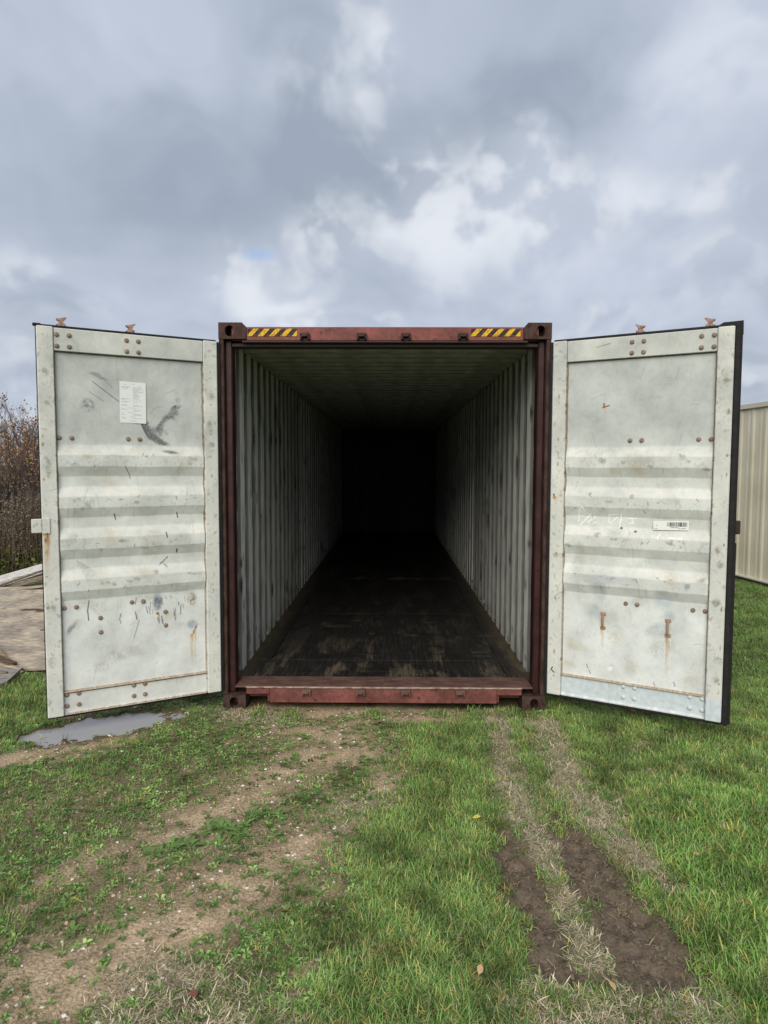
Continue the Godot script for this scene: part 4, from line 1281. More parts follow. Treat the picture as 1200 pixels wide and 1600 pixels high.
	if s < 0:
		p.quad(Vector3(-0.671, 1.988, -0.029), Vector3(-0.4985, 1.985, -0.029), Vector3(-0.496, 2.266, -0.029), Vector3(-0.669, 2.271, -0.029), Vector3(0, 0, 1), Vector2(0, 1), Vector2(1, 1), Vector2(1, 0), Vector2(0, 0))
		var m := mat(Color(1, 1, 1), 0.5, sheet_label_texture())
		tag(part(D, "data_sheet", p.mesh(), m), "white printed data sheet stuck on the upper panel")
	else:
		p.quad(Vector3(0.712, 1.262, -0.024), Vector3(0.936, 1.268, -0.024), Vector3(0.935, 1.332, -0.0255), Vector3(0.711, 1.324, -0.0255), Vector3(0, 0.05, 1).normalized(), Vector2(0, 1), Vector2(1, 1), Vector2(1, 0), Vector2(0, 0))
		tag(part(D, "barcode_sticker", p.mesh(), mat(Color(1, 1, 1), 0.5, barcode_texture())), "white barcode sticker on the second pressing")

# ---------------------------------------------------------------- shed
func make_shed() -> void:
	var x0 := 5.75
	var z0 := -16.0
	var n := 20
	var S := thing("metal_shed", Vector3(x0 - 1.08, 0, z0))
	S.rotation.y = deg_to_rad(6)
	tag(S, "pale cream ribbed metal shed standing on the lawn behind the right door", "shed")
	var pw := 0.915
	var prof := []
	for k in 3:
		var o := k * 0.305
		prof += [[o, 0.0], [o + 0.09, 0.0], [o + 0.10, 0.003], [o + 0.14, 0.003], [o + 0.15, 0.0], [o + 0.19, 0.0], [o + 0.225, 0.011], [o + 0.265, 0.011], [o + 0.3, 0.0]]
	var pm := corrugated(Vector3.ZERO, Vector3(0, 0, 1), Vector3.UP, Vector3(-1, 0, 0), pw, 2.68, prof, pw)
	for i in n:
		part(S, "wall_panel", pm, M.shed, Transform3D(Basis(), Vector3(0, 0.12, i * pw)))
	var ln := n * pw
	var b := MB.new()
	b.box(Vector3(-0.045, 2.775, -0.05), Vector3(0.05, 2.86, ln + 0.05), 0.008)
	part(S, "eave_trim", b.mesh(), M.shed_trim)
	b = MB.new()
	b.box(Vector3(-0.05, 0.09, -0.02), Vector3(0.02, 0.119, ln + 0.02), 0.004)
	part(S, "base_trim", b.mesh(), mat(lin(0.6, 0.58, 0.5), 0.4))
	b = MB.new()
	b.box(Vector3(0.01, -0.1, 0.0), Vector3(8.0, 0.09, ln), 0.01)
	part(S, "base_slab", b.mesh(), mat(lin(0.28, 0.27, 0.25), 0.9))
	b = MB.new()
	for z in [-0.01, ln + 0.01]:
		b.prism(PackedVector2Array([Vector2(0.0, 0.1), Vector2(8.0, 0.1), Vector2(8.0, 2.8), Vector2(4.0, 2.94), Vector2(0.0, 2.8)]), z - 0.004, z + 0.004)
	part(S, "gable_wall", b.mesh(), M.shed)
	b = MB.new()
	b.quad(Vector3(0.052, 2.83, -0.2), Vector3(0.052, 2.83, ln + 0.2), Vector3(4.0, 2.96, ln + 0.2), Vector3(4.0, 2.96, -0.2), Vector3(-0.035, 1, 0))
	b.quad(Vector3(8.1, 2.8, -0.2), Vector3(8.1, 2.8, ln + 0.2), Vector3(4.0, 2.96, ln + 0.2), Vector3(4.0, 2.96, -0.2), Vector3(0.035, 1, 0))
	part(S, "roof", b.mesh(), M.roof_metal)
	b = MB.new()
	b.box(Vector3(7.98, 0.1, 0.0), Vector3(8.0, 2.8, ln), 0.004)
	part(S, "back_wall", b.mesh(), M.shed)

# ---------------------------------------------------------------- scrap wood at the left
func wood_mat(c: Color, seed_: int, along: int) -> StandardMaterial3D:
	var sc := Vector3(6, 6, 6)
	sc[along] = 0.7
	var m := worldmap(mat(c, 0.85, noise_tex(noise(seed_, 0.02, 5), [[0.0, Color(0.5, 0.46, 0.42)], [0.45, Color(0.8, 0.78, 0.75)], [0.75, Color(1, 1, 1)], [1.0, Color(0.86, 0.82, 0.75)]])), sc)
	return bumpy(m, noise(seed_ + 1, 0.03, 4), 0.4)

func beam(called: String, a: Vector3, b: Vector3, w: float, t: float, m: Material, label: String, cat: String, group := "", roll := 0.0) -> void:
	var d := (b - a).normalized()
	var side := d.cross(Vector3.UP).normalized()
	var up := side.cross(d).normalized()
	side = side.rotated(d, roll); up = up.rotated(d, roll)
	var mb := MB.new()
	var L := (b - a).length()
	mb.box(Vector3(-w / 2, 0, 0), Vector3(w / 2, t, L), 0.006)
	var o := part(self, called, mb.mesh(), m, Transform3D(Basis(side, up, -d) * Basis(Vector3.UP, PI), a))
	tag(o, label, cat, group)

func plywood_texture() -> ImageTexture:
	var S := Sheet.new(1.83, 2.3, 320.0, 740)
	var a := noise(741, 0.008, 5)
	var b := noise(742, 0.05, 4)
	for y in S.im.get_height():
		for x in S.im.get_width():
			var n := a.get_noise_2d(x, y)
			var f := b.get_noise_2d(x * 0.5, y * 1.6)
			var c := Color(0.58, 0.54, 0.49).lerp(Color(0.70, 0.65, 0.57), clampf(n * 1.6 + 0.4, 0.0, 1.0))
			S.im.set_pixel(x, y, c * (1.0 + f * 0.22))
	for i in 900:
		var u := S.rng.randf() * 1.83
		var v := S.rng.randf() * 2.3
		var L := S.rng.randf_range(0.01, 0.07)
		S.stroke([Vector2(u, v), Vector2(u + L, v + S.rng.randf_range(-0.02, 0.02))], S.rng.randf_range(0.003, 0.008), [Color(0.80, 0.75, 0.65), Color(0.46, 0.40, 0.33), Color(0.52, 0.48, 0.44)][S.rng.randi_range(0, 2)], S.rng.randf_range(0.3, 0.9), 0.5)
	for i in 130:
		S.patch(S.rng.randf() * 1.83, S.rng.randf() * 2.3, S.rng.randf_range(0.01, 0.06), S.rng.randf_range(0.01, 0.05), 0.0, [Color(0.78, 0.71, 0.56), Color(0.40, 0.34, 0.29), Color(0.50, 0.47, 0.45)][S.rng.randi_range(0, 2)], 0.7, 0.9, 2.0)
	for i in 40:
		S.patch(S.rng.randf() * 1.83, S.rng.randf() * 2.3, S.rng.randf_range(0.006, 0.015), S.rng.randf_range(0.006, 0.012), 0.0, Color(0.22, 0.17, 0.14), 0.9, 0.3)
	return S.tex()

func make_scrap() -> void:
	var grey := mat(Color(1, 1, 1), 0.9, plywood_texture())
	# weathered plywood sheet propped at its far end
	var sh := MB.new()
	var W := 1.22
	var L := 2.3
	var outline := PackedVector2Array([Vector2(-W, 0), Vector2(W * 0.5, 0.0), Vector2(W * 0.5, 1.95), Vector2(W * 0.34, 2.22), Vector2(0.1, 2.3), Vector2(-0.35, 2.24), Vector2(-0.62, 2.3), Vector2(-W, 2.3)])
	sh.prism(outline, -0.009, 0.009)
	sh.planar(Vector3(1 / 1.83, 0, 0), Vector3(0, -1 / 2.3, 0), Vector2(1.22 / 1.83, 1.0))
	var PS := thing("plywood_sheet", Vector3(-3.30, 0.045, -0.80))
	PS.rotation = Vector3(-PI / 2 + 0.155, deg_to_rad(10), 0)
	PS.rotation_order = EULER_ORDER_YXZ
	part(PS, "panel", sh.mesh(), grey)
	var kn := MB.new()
	for q in [[0.34, 1.85, 0.05, 0.028], [-0.3, 1.5, 0.12, 0.03], [-0.16, 1.46, 0.09, 0.035], [0.0, 0.9, 0.03, 0.02], [0.12, 0.62, 0.03, 0.02]]:
		for i in 8:
			var a0 := TAU * i / 8
			var a1 := TAU * (i + 1) / 8
			kn.tri(Vector3(q[0], q[1], 0.0105), Vector3(q[0] + cos(a0) * q[2], q[1] + sin(a0) * q[3], 0.0105), Vector3(q[0] + cos(a1) * q[2], q[1] + sin(a1) * q[3], 0.0105), Vector3(0, 0, 1))
	part(PS, "knot", kn.mesh(), mat(lin(0.10, 0.055, 0.035), 0.9))
	tag(PS, "large weathered plywood sheet lying tilted on the grass beyond the left door", "plywood sheet")
	beam("white_plank", Vector3(-5.75, 0.10, -3.42), Vector3(-3.5, 0.75, -3.62), 0.26, 0.075, wood_mat(lin(0.75, 0.75, 0.73), 704, 0), "long white painted plank sloping up on top of the scrap wood pile", "plank", "", 0.25)
	beam("timber", Vector3(-5.2, 0.15, -3.25), Vector3(-3.6, 0.67, -3.35), 0.12, 0.06, wood_mat(lin(0.13, 0.085, 0.07), 706, 0), "dark brown timber directly under the white plank", "timber")
	beam("timber", Vector3(-5.0, 0.23, -3.12), Vector3(-3.4, 0.67, -3.15), 0.12, 0.06, wood_mat(lin(0.3, 0.26, 0.21), 708, 0), "grey weathered timber between the dark timber and the plywood sheet", "timber")
	beam("timber", Vector3(-4.9, 0.12, -3.0), Vector3(-3.2, 0.42, -3.05), 0.22, 0.18, wood_mat(lin(0.06, 0.045, 0.038), 710, 0), "thick blackened timber lowest in the scrap pile behind the plywood sheet", "timber")
	beam("timber", Vector3(-5.9, 0.03, -3.35), Vector3(-3.3, 0.10, -3.5), 0.3, 0.2, wood_mat(lin(0.05, 0.04, 0.032), 712, 0), "old dark beam on the ground holding up the white plank", "timber")
	beam("board", Vector3(-5.1, 0.30, -2.75), Vector3(-4.0, 0.42, -2.9), 0.11, 0.022, wood_mat(lin(0.5, 0.44, 0.36), 724, 0), "thin tan board lying along the top edge of the plywood sheet", "board")
	beam("board", Vector3(-4.75, 0.36, -3.0), Vector3(-4.2, 0.56, -3.2), 0.07, 0.02, wood_mat(lin(0.22, 0.17, 0.13), 726, 0), "short dark board leaning between the plywood sheet and the white plank", "board")
	beam("wood_offcut", Vector3(-3.75, 0.10, -0.6), Vector3(-3.22, 0.075, -0.62), 0.035, 0.02, wood_mat(lin(0.34, 0.25, 0.17), 728, 0), "thin brown stick lying across the pale board", "wood offcut")
	# small offcuts in front of the sheet
	beam("wood_offcut", Vector3(-3.95, 0.13, -1.0), Vector3(-3.18, 0.06, -0.77), 0.05, 0.02, wood_mat(lin(0.55, 0.46, 0.36), 714, 0), "pale split offcut uppermost in front of the plywood sheet", "wood offcut")
	beam("wood_offcut", Vector3(-3.9, 0.07, -0.86), Vector3(-3.15, 0.045, -0.73), 0.045, 0.018, wood_mat(lin(0.62, 0.52, 0.44), 716, 0), "pinkish offcut lying lowest beside the pale board", "wood offcut")
	beam("wood_offcut", Vector3(-3.9, 0.17, -1.12), Vector3(-3.3, 0.07, -0.85), 0.09, 0.03, wood_mat(lin(0.17, 0.12, 0.08), 718, 0), "dark brown offcut leaning on the plywood sheet's corner", "wood offcut")
	beam("wood_offcut", Vector3(-3.85, 0.22, -1.3), Vector3(-3.42, 0.08, -0.94), 0.08, 0.025, wood_mat(lin(0.42, 0.31, 0.2), 720, 0), "tan offcut at the top left of the small offcuts", "wood offcut")
	var bd := MB.new()
	bd.prism(PackedVector2Array([Vector2(-0.9, -0.3), Vector2(0.0, -0.3), Vector2(0.12, 0.05), Vector2(-0.02, 0.42), Vector2(-0.9, 0.42)]), 0.0, 0.03)
	var o := part(self, "pale_board", bd.mesh(), wood_mat(lin(0.42, 0.40, 0.37), 722, 0), Transform3D(Basis(Vector3(1, 0, 0), -PI / 2).rotated(Vector3.UP, -0.15), Vector3(-3.22, 0.05, -0.36)))
	tag(o, "pale grey board lying on the grass in front of the offcuts", "board")

# ---------------------------------------------------------------- thicket
func grow(b: MB, tw: MB, lf: MB, p: Vector3, d: Vector3, len_: float, r: float, depth: int, rg: RandomNumberGenerator, leafy: float) -> void:
	var pts := [p]
	var rad := [r]
	var q := p
	var dir := d
	var n := 3
	for i in n:
		dir = (dir + Vector3(rg.randf_range(-0.25, 0.25), rg.randf_range(-0.02, 0.16), rg.randf_range(-0.25, 0.25))).normalized()
		q += dir * len_ / n
		pts.append(q)
		rad.append(r * (1.0 - 0.4 * (i + 1) / n))
	(b if depth > 1 else tw).tube(pts, rad, 5 if depth > 1 else 3, false)
	if depth == 0:
		if rg.randf() < leafy:
			for k in rg.randi_range(1, 4):
				var c: Vector3 = pts[rg.randi_range(1, 3)] + Vector3(rg.randf_range(-0.05, 0.05), rg.randf_range(-0.05, 0.05), rg.randf_range(-0.05, 0.05))
				var e := Vector3(rg.randf_range(-1, 1), rg.randf_range(-1, 0.6), rg.randf_range(-1, 1)).normalized() * rg.randf_range(0.025, 0.05)
				var f := e.cross(Vector3(rg.randf(), rg.randf(), rg.randf() + 0.1)).normalized() * rg.randf_range(0.012, 0.025)
				var nn := e.cross(f).normalized()
				lf.col = [Color(0.34, 0.13, 0.04), Color(0.42, 0.24, 0.07), Color(0.22, 0.10, 0.05), Color(0.30, 0.24, 0.08)][rg.randi_range(0, 3)]
				lf.tri(c, c + e * 0.5 + f, c + e, nn)
				lf.tri(c, c + e, c + e * 0.5 - f, nn)
		return
	var kids := 3 if depth > 1 else 4
	for k in kids:
		var t := rg.randf_range(0.35, 1.0)
		var seg := mini(int(t * n), n - 1)
		var at: Vector3 = pts[seg].lerp(pts[seg + 1], t * n - seg)
		var nd := (dir + Vector3(rg.randf_range(-0.9, 0.9), rg.randf_range(-0.15, 0.7), rg.randf_range(-0.9, 0.9))).normalized()
		grow(b, tw, lf, at, nd, len_ * rg.randf_range(0.45, 0.75), r * 0.5, depth - 1, rg, leafy)

func make_thicket() -> void:
	var bark := worldmap(mat(lin(0.105, 0.085, 0.075), 0.9, noise_tex(noise(801, 0.03, 4), [[0.0, Color(0.6, 0.6, 0.6)], [1.0, Color(1, 1, 1)]])), Vector3(3, 3, 3))
	var twig := mat(lin(0.13, 0.09, 0.075), 0.9)
	var leafm := mat(Color(1, 1, 1), 0.8)
	leafm.vertex_color_use_as_albedo = true
	leafm.backlight_enabled = true
	leafm.backlight = Color(0.4, 0.3, 0.15)
	var kinds := []
	for k in 3:
		var rg := RandomNumberGenerator.new()
		rg.seed = 830 + k
		var b := MB.new()
		var tw := MB.new()
		var lf := MB.new()
		for i in 5:
			var a := TAU * i / 5.0 + rg.randf() * 0.8
			grow(b, tw, lf, Vector3(cos(a) * 0.12, 0, sin(a) * 0.12), Vector3(cos(a) * 0.35, 1, sin(a) * 0.35).normalized(), rg.randf_range(1.2, 1.6), rg.randf_range(0.018, 0.034), 4, rg, [0.25, 0.5, 0.12][k])
		kinds.append([b.mesh(), tw.mesh(), lf.mesh()])
	var spots := [[-6.75, -7.6, 0, 0.95, "bare grey brown shrub directly beside the left door's edge"], [-7.7, -8.2, 1, 1.0, "orange leaved shrub at the left edge of the picture"], [-8.0, -9.6, 2, 1.15, "tall thin bare shrub behind the orange leaved one"], [-8.9, -10.4, 1, 1.2, "rust leaved shrub farthest back in the thicket"],
		[-6.1, -8.6, 1, 1.0, ""], [-5.2, -9.0, 0, 1.05, ""], [-4.2, -10.5, 2, 1.1, ""], [-7.2, -11.5, 0, 1.3, ""], [-5.6, -12.3, 1, 1.2, ""]]
	for q in [[-9.2, -12.6, 0, 1.3], [-10.4, -13.4, 1, 1.4], [-11.3, -14.6, 2, 1.5], [-12.6, -15.0, 0, 1.5], [-11.9, -17.5, 1, 1.7], [-14.5, -18.5, 2, 1.7]]:
		spots.append([q[0], q[1], q[2], q[3], "bare shrub in the back rows of the thicket, behind the leafy shrubs"])
	for i in spots.size():
		var q: Array = spots[i]
		var o := thing("thicket_shrub", Vector3(q[0], height(q[0], q[1]) - 0.03, q[1]))
		o.rotation.y = i * 1.7
		o.scale = Vector3.ONE * (q[3] * 0.98)
		part(o, "branches", kinds[q[2]][0], bark)
		part(o, "twigs", kinds[q[2]][1], twig)
		part(o, "leaves", kinds[q[2]][2], leafm)
		tag(o, q[4] if q[4] else "bare autumn shrub in the thicket hidden behind the open left door", "shrub", "bare shrubs of the thicket beyond the scrap wood")
	# dead weed stalks and green undergrowth at its foot
	var st := MB.new()
	var rg := RandomNumberGenerator.new()
	rg.seed = 850
	for i in 7:
		var x := rg.randf_range(-0.12, 0.12)
		var z := rg.randf_range(-0.12, 0.12)
		var t := Vector3(x + rg.randf_range(-0.15, 0.15), rg.randf_range(0.6, 1.1), z + rg.randf_range(-0.15, 0.15))
		st.col = Color(0.16, 0.12, 0.085).lerp(Color(0.26, 0.21, 0.15), rg.randf())
		st.tube([Vector3(x, 0, z), Vector3(x, 0, z).lerp(t, 0.5) + Vector3(0.02, 0, 0.01), t], [0.005, 0.004, 0.0025], 3, false)
		for k in 14:
			var c := Vector3(x, 0, z).lerp(t, rg.randf_range(0.35, 1.05)) + Vector3(rg.randf_range(-0.08, 0.08), rg.randf_range(-0.03, 0.05), rg.randf_range(-0.08, 0.08))
			var e := Vector3(rg.randf_range(-1, 1), rg.randf_range(-1, 1), rg.randf_range(-1, 1)).normalized() * rg.randf_range(0.02, 0.055)
			var f := e.cross(Vector3(0.3, 1, 0.5)).normalized() * rg.randf_range(0.005, 0.014)
			st.tri(c, c + e * 0.5 + f, c + e, e.cross(f).normalized())
			st.tri(c, c + e, c + e * 0.5 - f, e.cross(f).normalized())
	var xs := []
	for i in 1150:
		var x := rg.randf_range(-11.5, -3.6)
		var z := rg.randf_range(-12.0, -5.5) - 0.25 * (x + 7.0)
		if z > -4.6: continue
		xs.append([Transform3D(Basis(Vector3.UP, rg.randf() * TAU).scaled(Vector3.ONE * rg.randf_range(0.7, 1.35)), Vector3(x, 0.0, z)), Color(1, 1, 1) * rg.randf_range(0.6, 1.1)])
	scatter("dead_weeds", st.mesh(), xs, "brown dead weed stalks at the foot of the thicket", "weeds")
	var lv := MB.new()
	for i in 26:
		var c := Vector3(rg.randf_range(-0.16, 0.16), rg.randf_range(0.02, 0.38), rg.randf_range(-0.16, 0.16))
		var e := Vector3(rg.randf_range(-1, 1), rg.randf_range(-0.3, 0.8), rg.randf_range(-1, 1)).normalized() * rg.randf_range(0.04, 0.09)
		var f := e.cross(Vector3(rg.randf(), 1, rg.randf())).normalized() * rg.randf_range(0.015, 0.03)
		lv.col = Color(0.06, 0.095, 0.02).lerp(Color(0.13, 0.13, 0.035), rg.randf())
		lv.tri(c, c + e * 0.5 + f, c + e, e.cross(f).normalized())
		lv.tri(c, c + e, c + e * 0.5 - f, e.cross(f).normalized())
	xs = []
	for i in 480:
		var x := rg.randf_range(-10.5, -3.6)
		var z := rg.randf_range(-6.9, -5.0) - 0.25 * (x + 7.0)
		xs.append([Transform3D(Basis(Vector3.UP, rg.randf() * TAU).scaled(Vector3.ONE * rg.randf_range(0.35, 1.3)), Vector3(x, 0.02, z)), Color(1, 1, 1) * rg.randf_range(0.5, 1.2)])
	scatter("undergrowth", lv.mesh(), xs, "low green undergrowth along the front of the thicket", "undergrowth")

# ---------------------------------------------------------------- turf
func scatter(called: String, m: Mesh, list: Array, label: String, cat: String, rough := 0.75) -> void:
	var mm := MultiMesh.new()
	mm.transform_format = MultiMesh.TRANSFORM_3D
	mm.use_colors = true
	mm.mesh = m
	mm.instance_count = list.size()
	for i in list.size():
		mm.set_instance_transform(i, list[i][0])
		mm.set_instance_color(i, list[i][1])
	var o := MultiMeshInstance3D.new()
	o.name = numbered(called)
	o.multimesh = mm
	if not M.has("leafy"):
		var lm := mat(Color(1, 1, 1), 0.6)
		lm.vertex_color_use_as_albedo = true
		lm.metallic_specular = 0.3
		lm.backlight_enabled = true
		lm.backlight = Color(0.45, 0.45, 0.25)
		M.leafy = lm
		var dm := mat(Color(1, 1, 1), 0.9)
		dm.vertex_color_use_as_albedo = true
		M.dry = dm
	o.material_override = M.dry if rough > 0.8 else M.leafy
	add_child(o, true)
	tag(o, label, cat, "", "stuff")

func blade(b: MB, base: Vector3, yaw: float, lean: float, len_: float, w: float, c0: Color, c1: Color, droop: float) -> void:
	var dir := Vector3(cos(yaw), 0, sin(yaw))
	var side := Vector3(-sin(yaw), 0, cos(yaw)) * w * 0.5
	var p := base
	var a := lean
	var prev := [base - side, base + side]
	var segs := 3
	for i in segs:
		var d := dir * sin(a) + Vector3.UP * cos(a)
		var q := p + d * len_ / segs
		var nn := (dir * -cos(a) + Vector3.UP * sin(a)).normalized()
		var t := float(i + 1) / segs
		b.col = c0.lerp(c1, t)
		if i == segs - 1:
			b.tri(prev[0], prev[1], q, nn)
		else:
			var sw := side * (1.0 - 0.35 * t)
			b.quad(prev[0], prev[1], q + sw, q - sw, nn)
			prev = [q - sw, q + sw]
		p = q
		a += droop

func turf_kind(seed_: int, n: int, l0: float, l1: float, spread: float, w: float, lean0: float, lean1: float, cols: Array, droop := 0.35) -> ArrayMesh:
	var rg := RandomNumberGenerator.new()
	rg.seed = seed_
	var b := MB.new()
	for i in n:
		var a := rg.randf() * TAU
		var rr := sqrt(rg.randf()) * spread
		var c: Color = cols[rg.randi_range(0, cols.size() - 1)]
		c = c * rg.randf_range(0.8, 1.2)
		blade(b, Vector3(cos(a) * rr, -0.004, sin(a) * rr), rg.randf() * TAU, rg.randf_range(lean0, lean1), rg.randf_range(l0, l1), w * rg.randf_range(0.7, 1.25), c * 0.9, c * 1.1, rg.randf_range(0.5, 1.3) * droop)
	return b.mesh()

func rosette(seed_: int, n: int, r: float, lw: float, rise: float, cols: Array) -> ArrayMesh:
	var rg := RandomNumberGenerator.new()
	rg.seed = seed_
	var b := MB.new()
	for i in n:
		var yaw := TAU * i / n + rg.randf_range(-0.4, 0.4)
		var d := Vector3(cos(yaw), rg.randf_range(0.15, 0.7) * rise, sin(yaw)).normalized()
		var L := r * rg.randf_range(0.6, 1.15)
		var s := Vector3(-sin(yaw), 0, cos(yaw)) * lw * rg.randf_range(0.7, 1.2)
		var p0 := d * L * 0.15
		var p1 := d * L * 0.55 + Vector3(0, 0.004, 0)
		var p2 := d * L - Vector3(0, L * 0.15, 0)
		var nn := d.cross(s).normalized()
		if nn.y < 0: nn = -nn
		var c: Color = cols[rg.randi_range(0, cols.size() - 1)]
		b.col = c * rg.randf_range(0.8, 1.2)
		b.tri(p0, p1 - s, p1 + s, nn)
		b.tri(p1 - s, p1 + s, p2 - s * 0.45, nn)
		b.tri(p1 + s, p2 - s * 0.45, p2 + s * 0.45, nn)
	return b.mesh()

func pebble(seed_: int) -> ArrayMesh:
	var rg := RandomNumberGenerator.new()
	rg.seed = seed_
	var b := MB.new()
	var sp := SphereMesh.new()
	sp.radial_segments = 7
	sp.rings = 3
	sp.radius = 0.5
	sp.height = 0.6
	var a := sp.get_mesh_arrays()
	var v: PackedVector3Array = a[Mesh.ARRAY_VERTEX]
	var idx: PackedInt32Array = a[Mesh.ARRAY_INDEX]
	var n := noise(seed_, 1.3, 2)
	var pts := PackedVector3Array()
	for p in v: pts.append(p * (1.0 + n.get_noise_3dv(p * 1.5) * 0.7))
	for i in range(0, idx.size(), 3):
		var p := pts[idx[i]]; var q := pts[idx[i + 1]]; var r := pts[idx[i + 2]]
		var nn := (q - p).cross(r - p)
		if nn.length() < 1e-9: continue
		nn = nn.normalized()
		if nn.dot(p + q + r) < 0: nn = -nn
		b.tri(p, q, r, nn)
	return b.mesh()

func yawed(rg: RandomNumberGenerator, s: float, tilt := 0.15) -> Basis:
	return Basis.from_euler(Vector3(rg.randf_range(-tilt, tilt), rg.randf() * TAU, rg.randf_range(-tilt, tilt))).scaled(Vector3(s, s * rg.randf_range(0.8, 1.2), s))

func make_turf() -> void:
	var rg := RandomNumberGenerator.new()
	rg.seed = 900
	var G1 := Color(0.125, 0.226, 0.055)
	var G2 := Color(0.2, 0.315, 0.09)
	var G3 := Color(0.085, 0.17, 0.045)
	var Y1 := Color(0.33, 0.32, 0.10)
	var T1 := Color(0.42, 0.36, 0.235)
	var T2 := Color(0.54, 0.48, 0.34)
	var T3 := Color(0.27, 0.23, 0.16)
	var kinds := {
		lush = [turf_kind(1, 14, 0.022, 0.055, 0.024, 0.0036, 0.15, 1.0, [G1, G2, G1, G3, G2, T1], 0.4), turf_kind(2, 14, 0.02, 0.05, 0.026, 0.0038, 0.2, 1.15, [G1, G2, G3, G3, Y1, G2, T3], 0.45), turf_kind(3, 11, 0.03, 0.068, 0.024, 0.0042, 0.15, 0.9, [G2, G2, G1, Y1, G3], 0.4), turf_kind(13, 10, 0.02, 0.045, 0.026, 0.005, 0.3, 1.2, [G2, G1, G2, Y1], 0.5)],
		short = [turf_kind(4, 12, 0.010, 0.028, 0.028, 0.003, 0.2, 1.2, [G1, G3, G1, Y1, T3]), turf_kind(5, 11, 0.012, 0.034, 0.03, 0.003, 0.3, 1.3, [G1, G3, T3, T1, G2])],
		straw = [turf_kind(6, 11, 0.02, 0.055, 0.032, 0.0031, 1.0, 1.53, [T1, T2, T2, T3, T1, G3], 0.08), turf_kind(7, 10, 0.02, 0.05, 0.034, 0.0034, 0.9, 1.5, [T1, T2, T3, Y1, T3], 0.1), turf_kind(8, 10, 0.025, 0.065, 0.034, 0.003, 1.1, 1.54, [T2, T1, T1, T3], 0.05)],
		clover = [rosette(9, 7, 0.026, 0.006, 1.2, [G1, G2, G3]), rosette(10, 6, 0.034, 0.0075, 0.9, [G1, G2, G2])],
		weed = [rosette(11, 7, 0.075, 0.012, 0.7, [G2, G1, Color(0.13, 0.2, 0.06)])],
	}
	var out := {}
	for k in kinds:
		out[k] = []
		for i in kinds[k].size(): out[k].append([])
	var add := func(kind: String, x: float, z: float, s: float, tint: Color) -> void:
		var l: Array = out[kind]
		l[rg.randi_range(0, l.size() - 1)].append([Transform3D(yawed(rg, s), Vector3(x, height(x, z), z)), tint])
	# the plot in front of the container
	for i in 150000:
		var x := rg.randf_range(-3.7, 3.7)
		var z := rg.randf_range(-0.7, 3.35)
		if z < -0.02 and absf(x) < 1.24: continue
		if absf(x) > 2.3 + (3.2 - z) * 0.6 and z > 0.6: continue
		var pin := puddle_in(x, z) if x < -1.2 and z < 1.3 else -9.0
		if pin > 0.0 and rg.randf() < 0.965: continue
		var bare := at_grid(g_bare, x, z, 0)
		var mud := at_grid(g_mud, x, z, 0)
		var straw := at_grid(g_straw, x, z, 0)
		var lush := at_grid(g_lush, x, z, 0.9)
		var m := rg.randf()
		var tone := 1.0 + gn4.get_noise_2d(x * 1.3 + 5.0, z * 1.3) * 0.7 + gn2.get_noise_2d(x, z + 60.0) * 0.35 + rg.randf_range(-0.22, 0.22)
		var dryness := sstep(0.05, 0.5, gn2.get_noise_2d(x + 31.0, z) * 0.9 + gn4.get_noise_2d(x, z + 17.0) * 0.5)
		if mud > 0.12 and m < mud * 1.8:
			if m < 0.10 * mud: add.call("straw", x, z, rg.randf_range(0.4, 0.8), Color(0.7, 0.62, 0.55))
			continue
		if straw > 0.12 and m < straw * 1.25:
			if rg.randf() < 0.9: add.call("straw", x, z, rg.randf_range(0.5, 0.95) * (1.25 if z > 2.3 else 1.0), Color(1.0, 0.99, 0.96) * rg.randf_range(0.75, 1.35))
			elif rg.randf() < 0.3: add.call("short", x, z, rg.randf_range(0.8, 1.2), Color(1.1, 1.05, 1.0))
			continue
		if bare > 0.1 and m < bare * 1.45:
			if m < 0.03: add.call("short", x, z, rg.randf_range(0.5, 0.9), Color(tone * 1.2, tone, tone))
			elif m < 0.06: add.call("straw", x, z, rg.randf_range(0.3, 0.6), Color(0.9, 0.88, 0.85))
			elif rg.randf() < 0.02: add.call("clover", x, z, rg.randf_range(0.6, 1.0), Color(1, 1, 1) * tone)
			continue
		var tint := Color(tone * 1.0, tone, tone)
		if x > 1.15 and z > 1.2: tint = Color(tone * 1.0, tone * 1.06, tone * 0.95)
		if z < 0.12 and absf(x) < 1.25 and rg.randf() < 0.7: continue
		if rg.randf() < lush * lush * 1.1:
			var s := rg.randf_range(0.55, 1.1) * lerpf(0.75, 1.05, lush)
			if x > 1.3 and z > 1.5: s *= 1.3
			if dryness > rg.randf() * 1.6:
				tint = Color(tone * 1.55, tone * 1.15, tone * 1.4)
				s *= 0.8
			add.call("lush", x, z, s, tint)
			if rg.randf() < 0.1: add.call("straw", x, z, rg.randf_range(0.4, 0.8), Color(0.75, 0.72, 0.62) * rg.randf_range(0.7, 1.1))
		elif rg.randf() < 0.30 + lush * 0.5:
			var r := rg.randf()
			if r < 0.48: add.call("short", x, z, rg.randf_range(0.8, 1.3), tint)
			elif r < 0.84: add.call("clover", x, z, rg.randf_range(0.5, 1.0), tint)
			elif r < 0.92: add.call("straw", x, z, rg.randf_range(0.35, 0.7), Color(0.85, 0.85, 0.8))
			elif r < 0.924: add.call("weed", x, z, rg.randf_range(0.5, 1.0), tint)
	# broad leaved weeds along the worn track, and taller tufts against the sill
	for i in 24:
		var t := rg.randf()
		var x := lerpf(-1.0, -0.55, t) + rg.randf_range(-0.1, 0.1)
		var z := lerpf(1.95, 1.5, t) + rg.randf_range(-0.09, 0.09)
		add.call("weed", x, z, rg.randf_range(0.6, 1.1), Color(1, 1.05, 1.1))
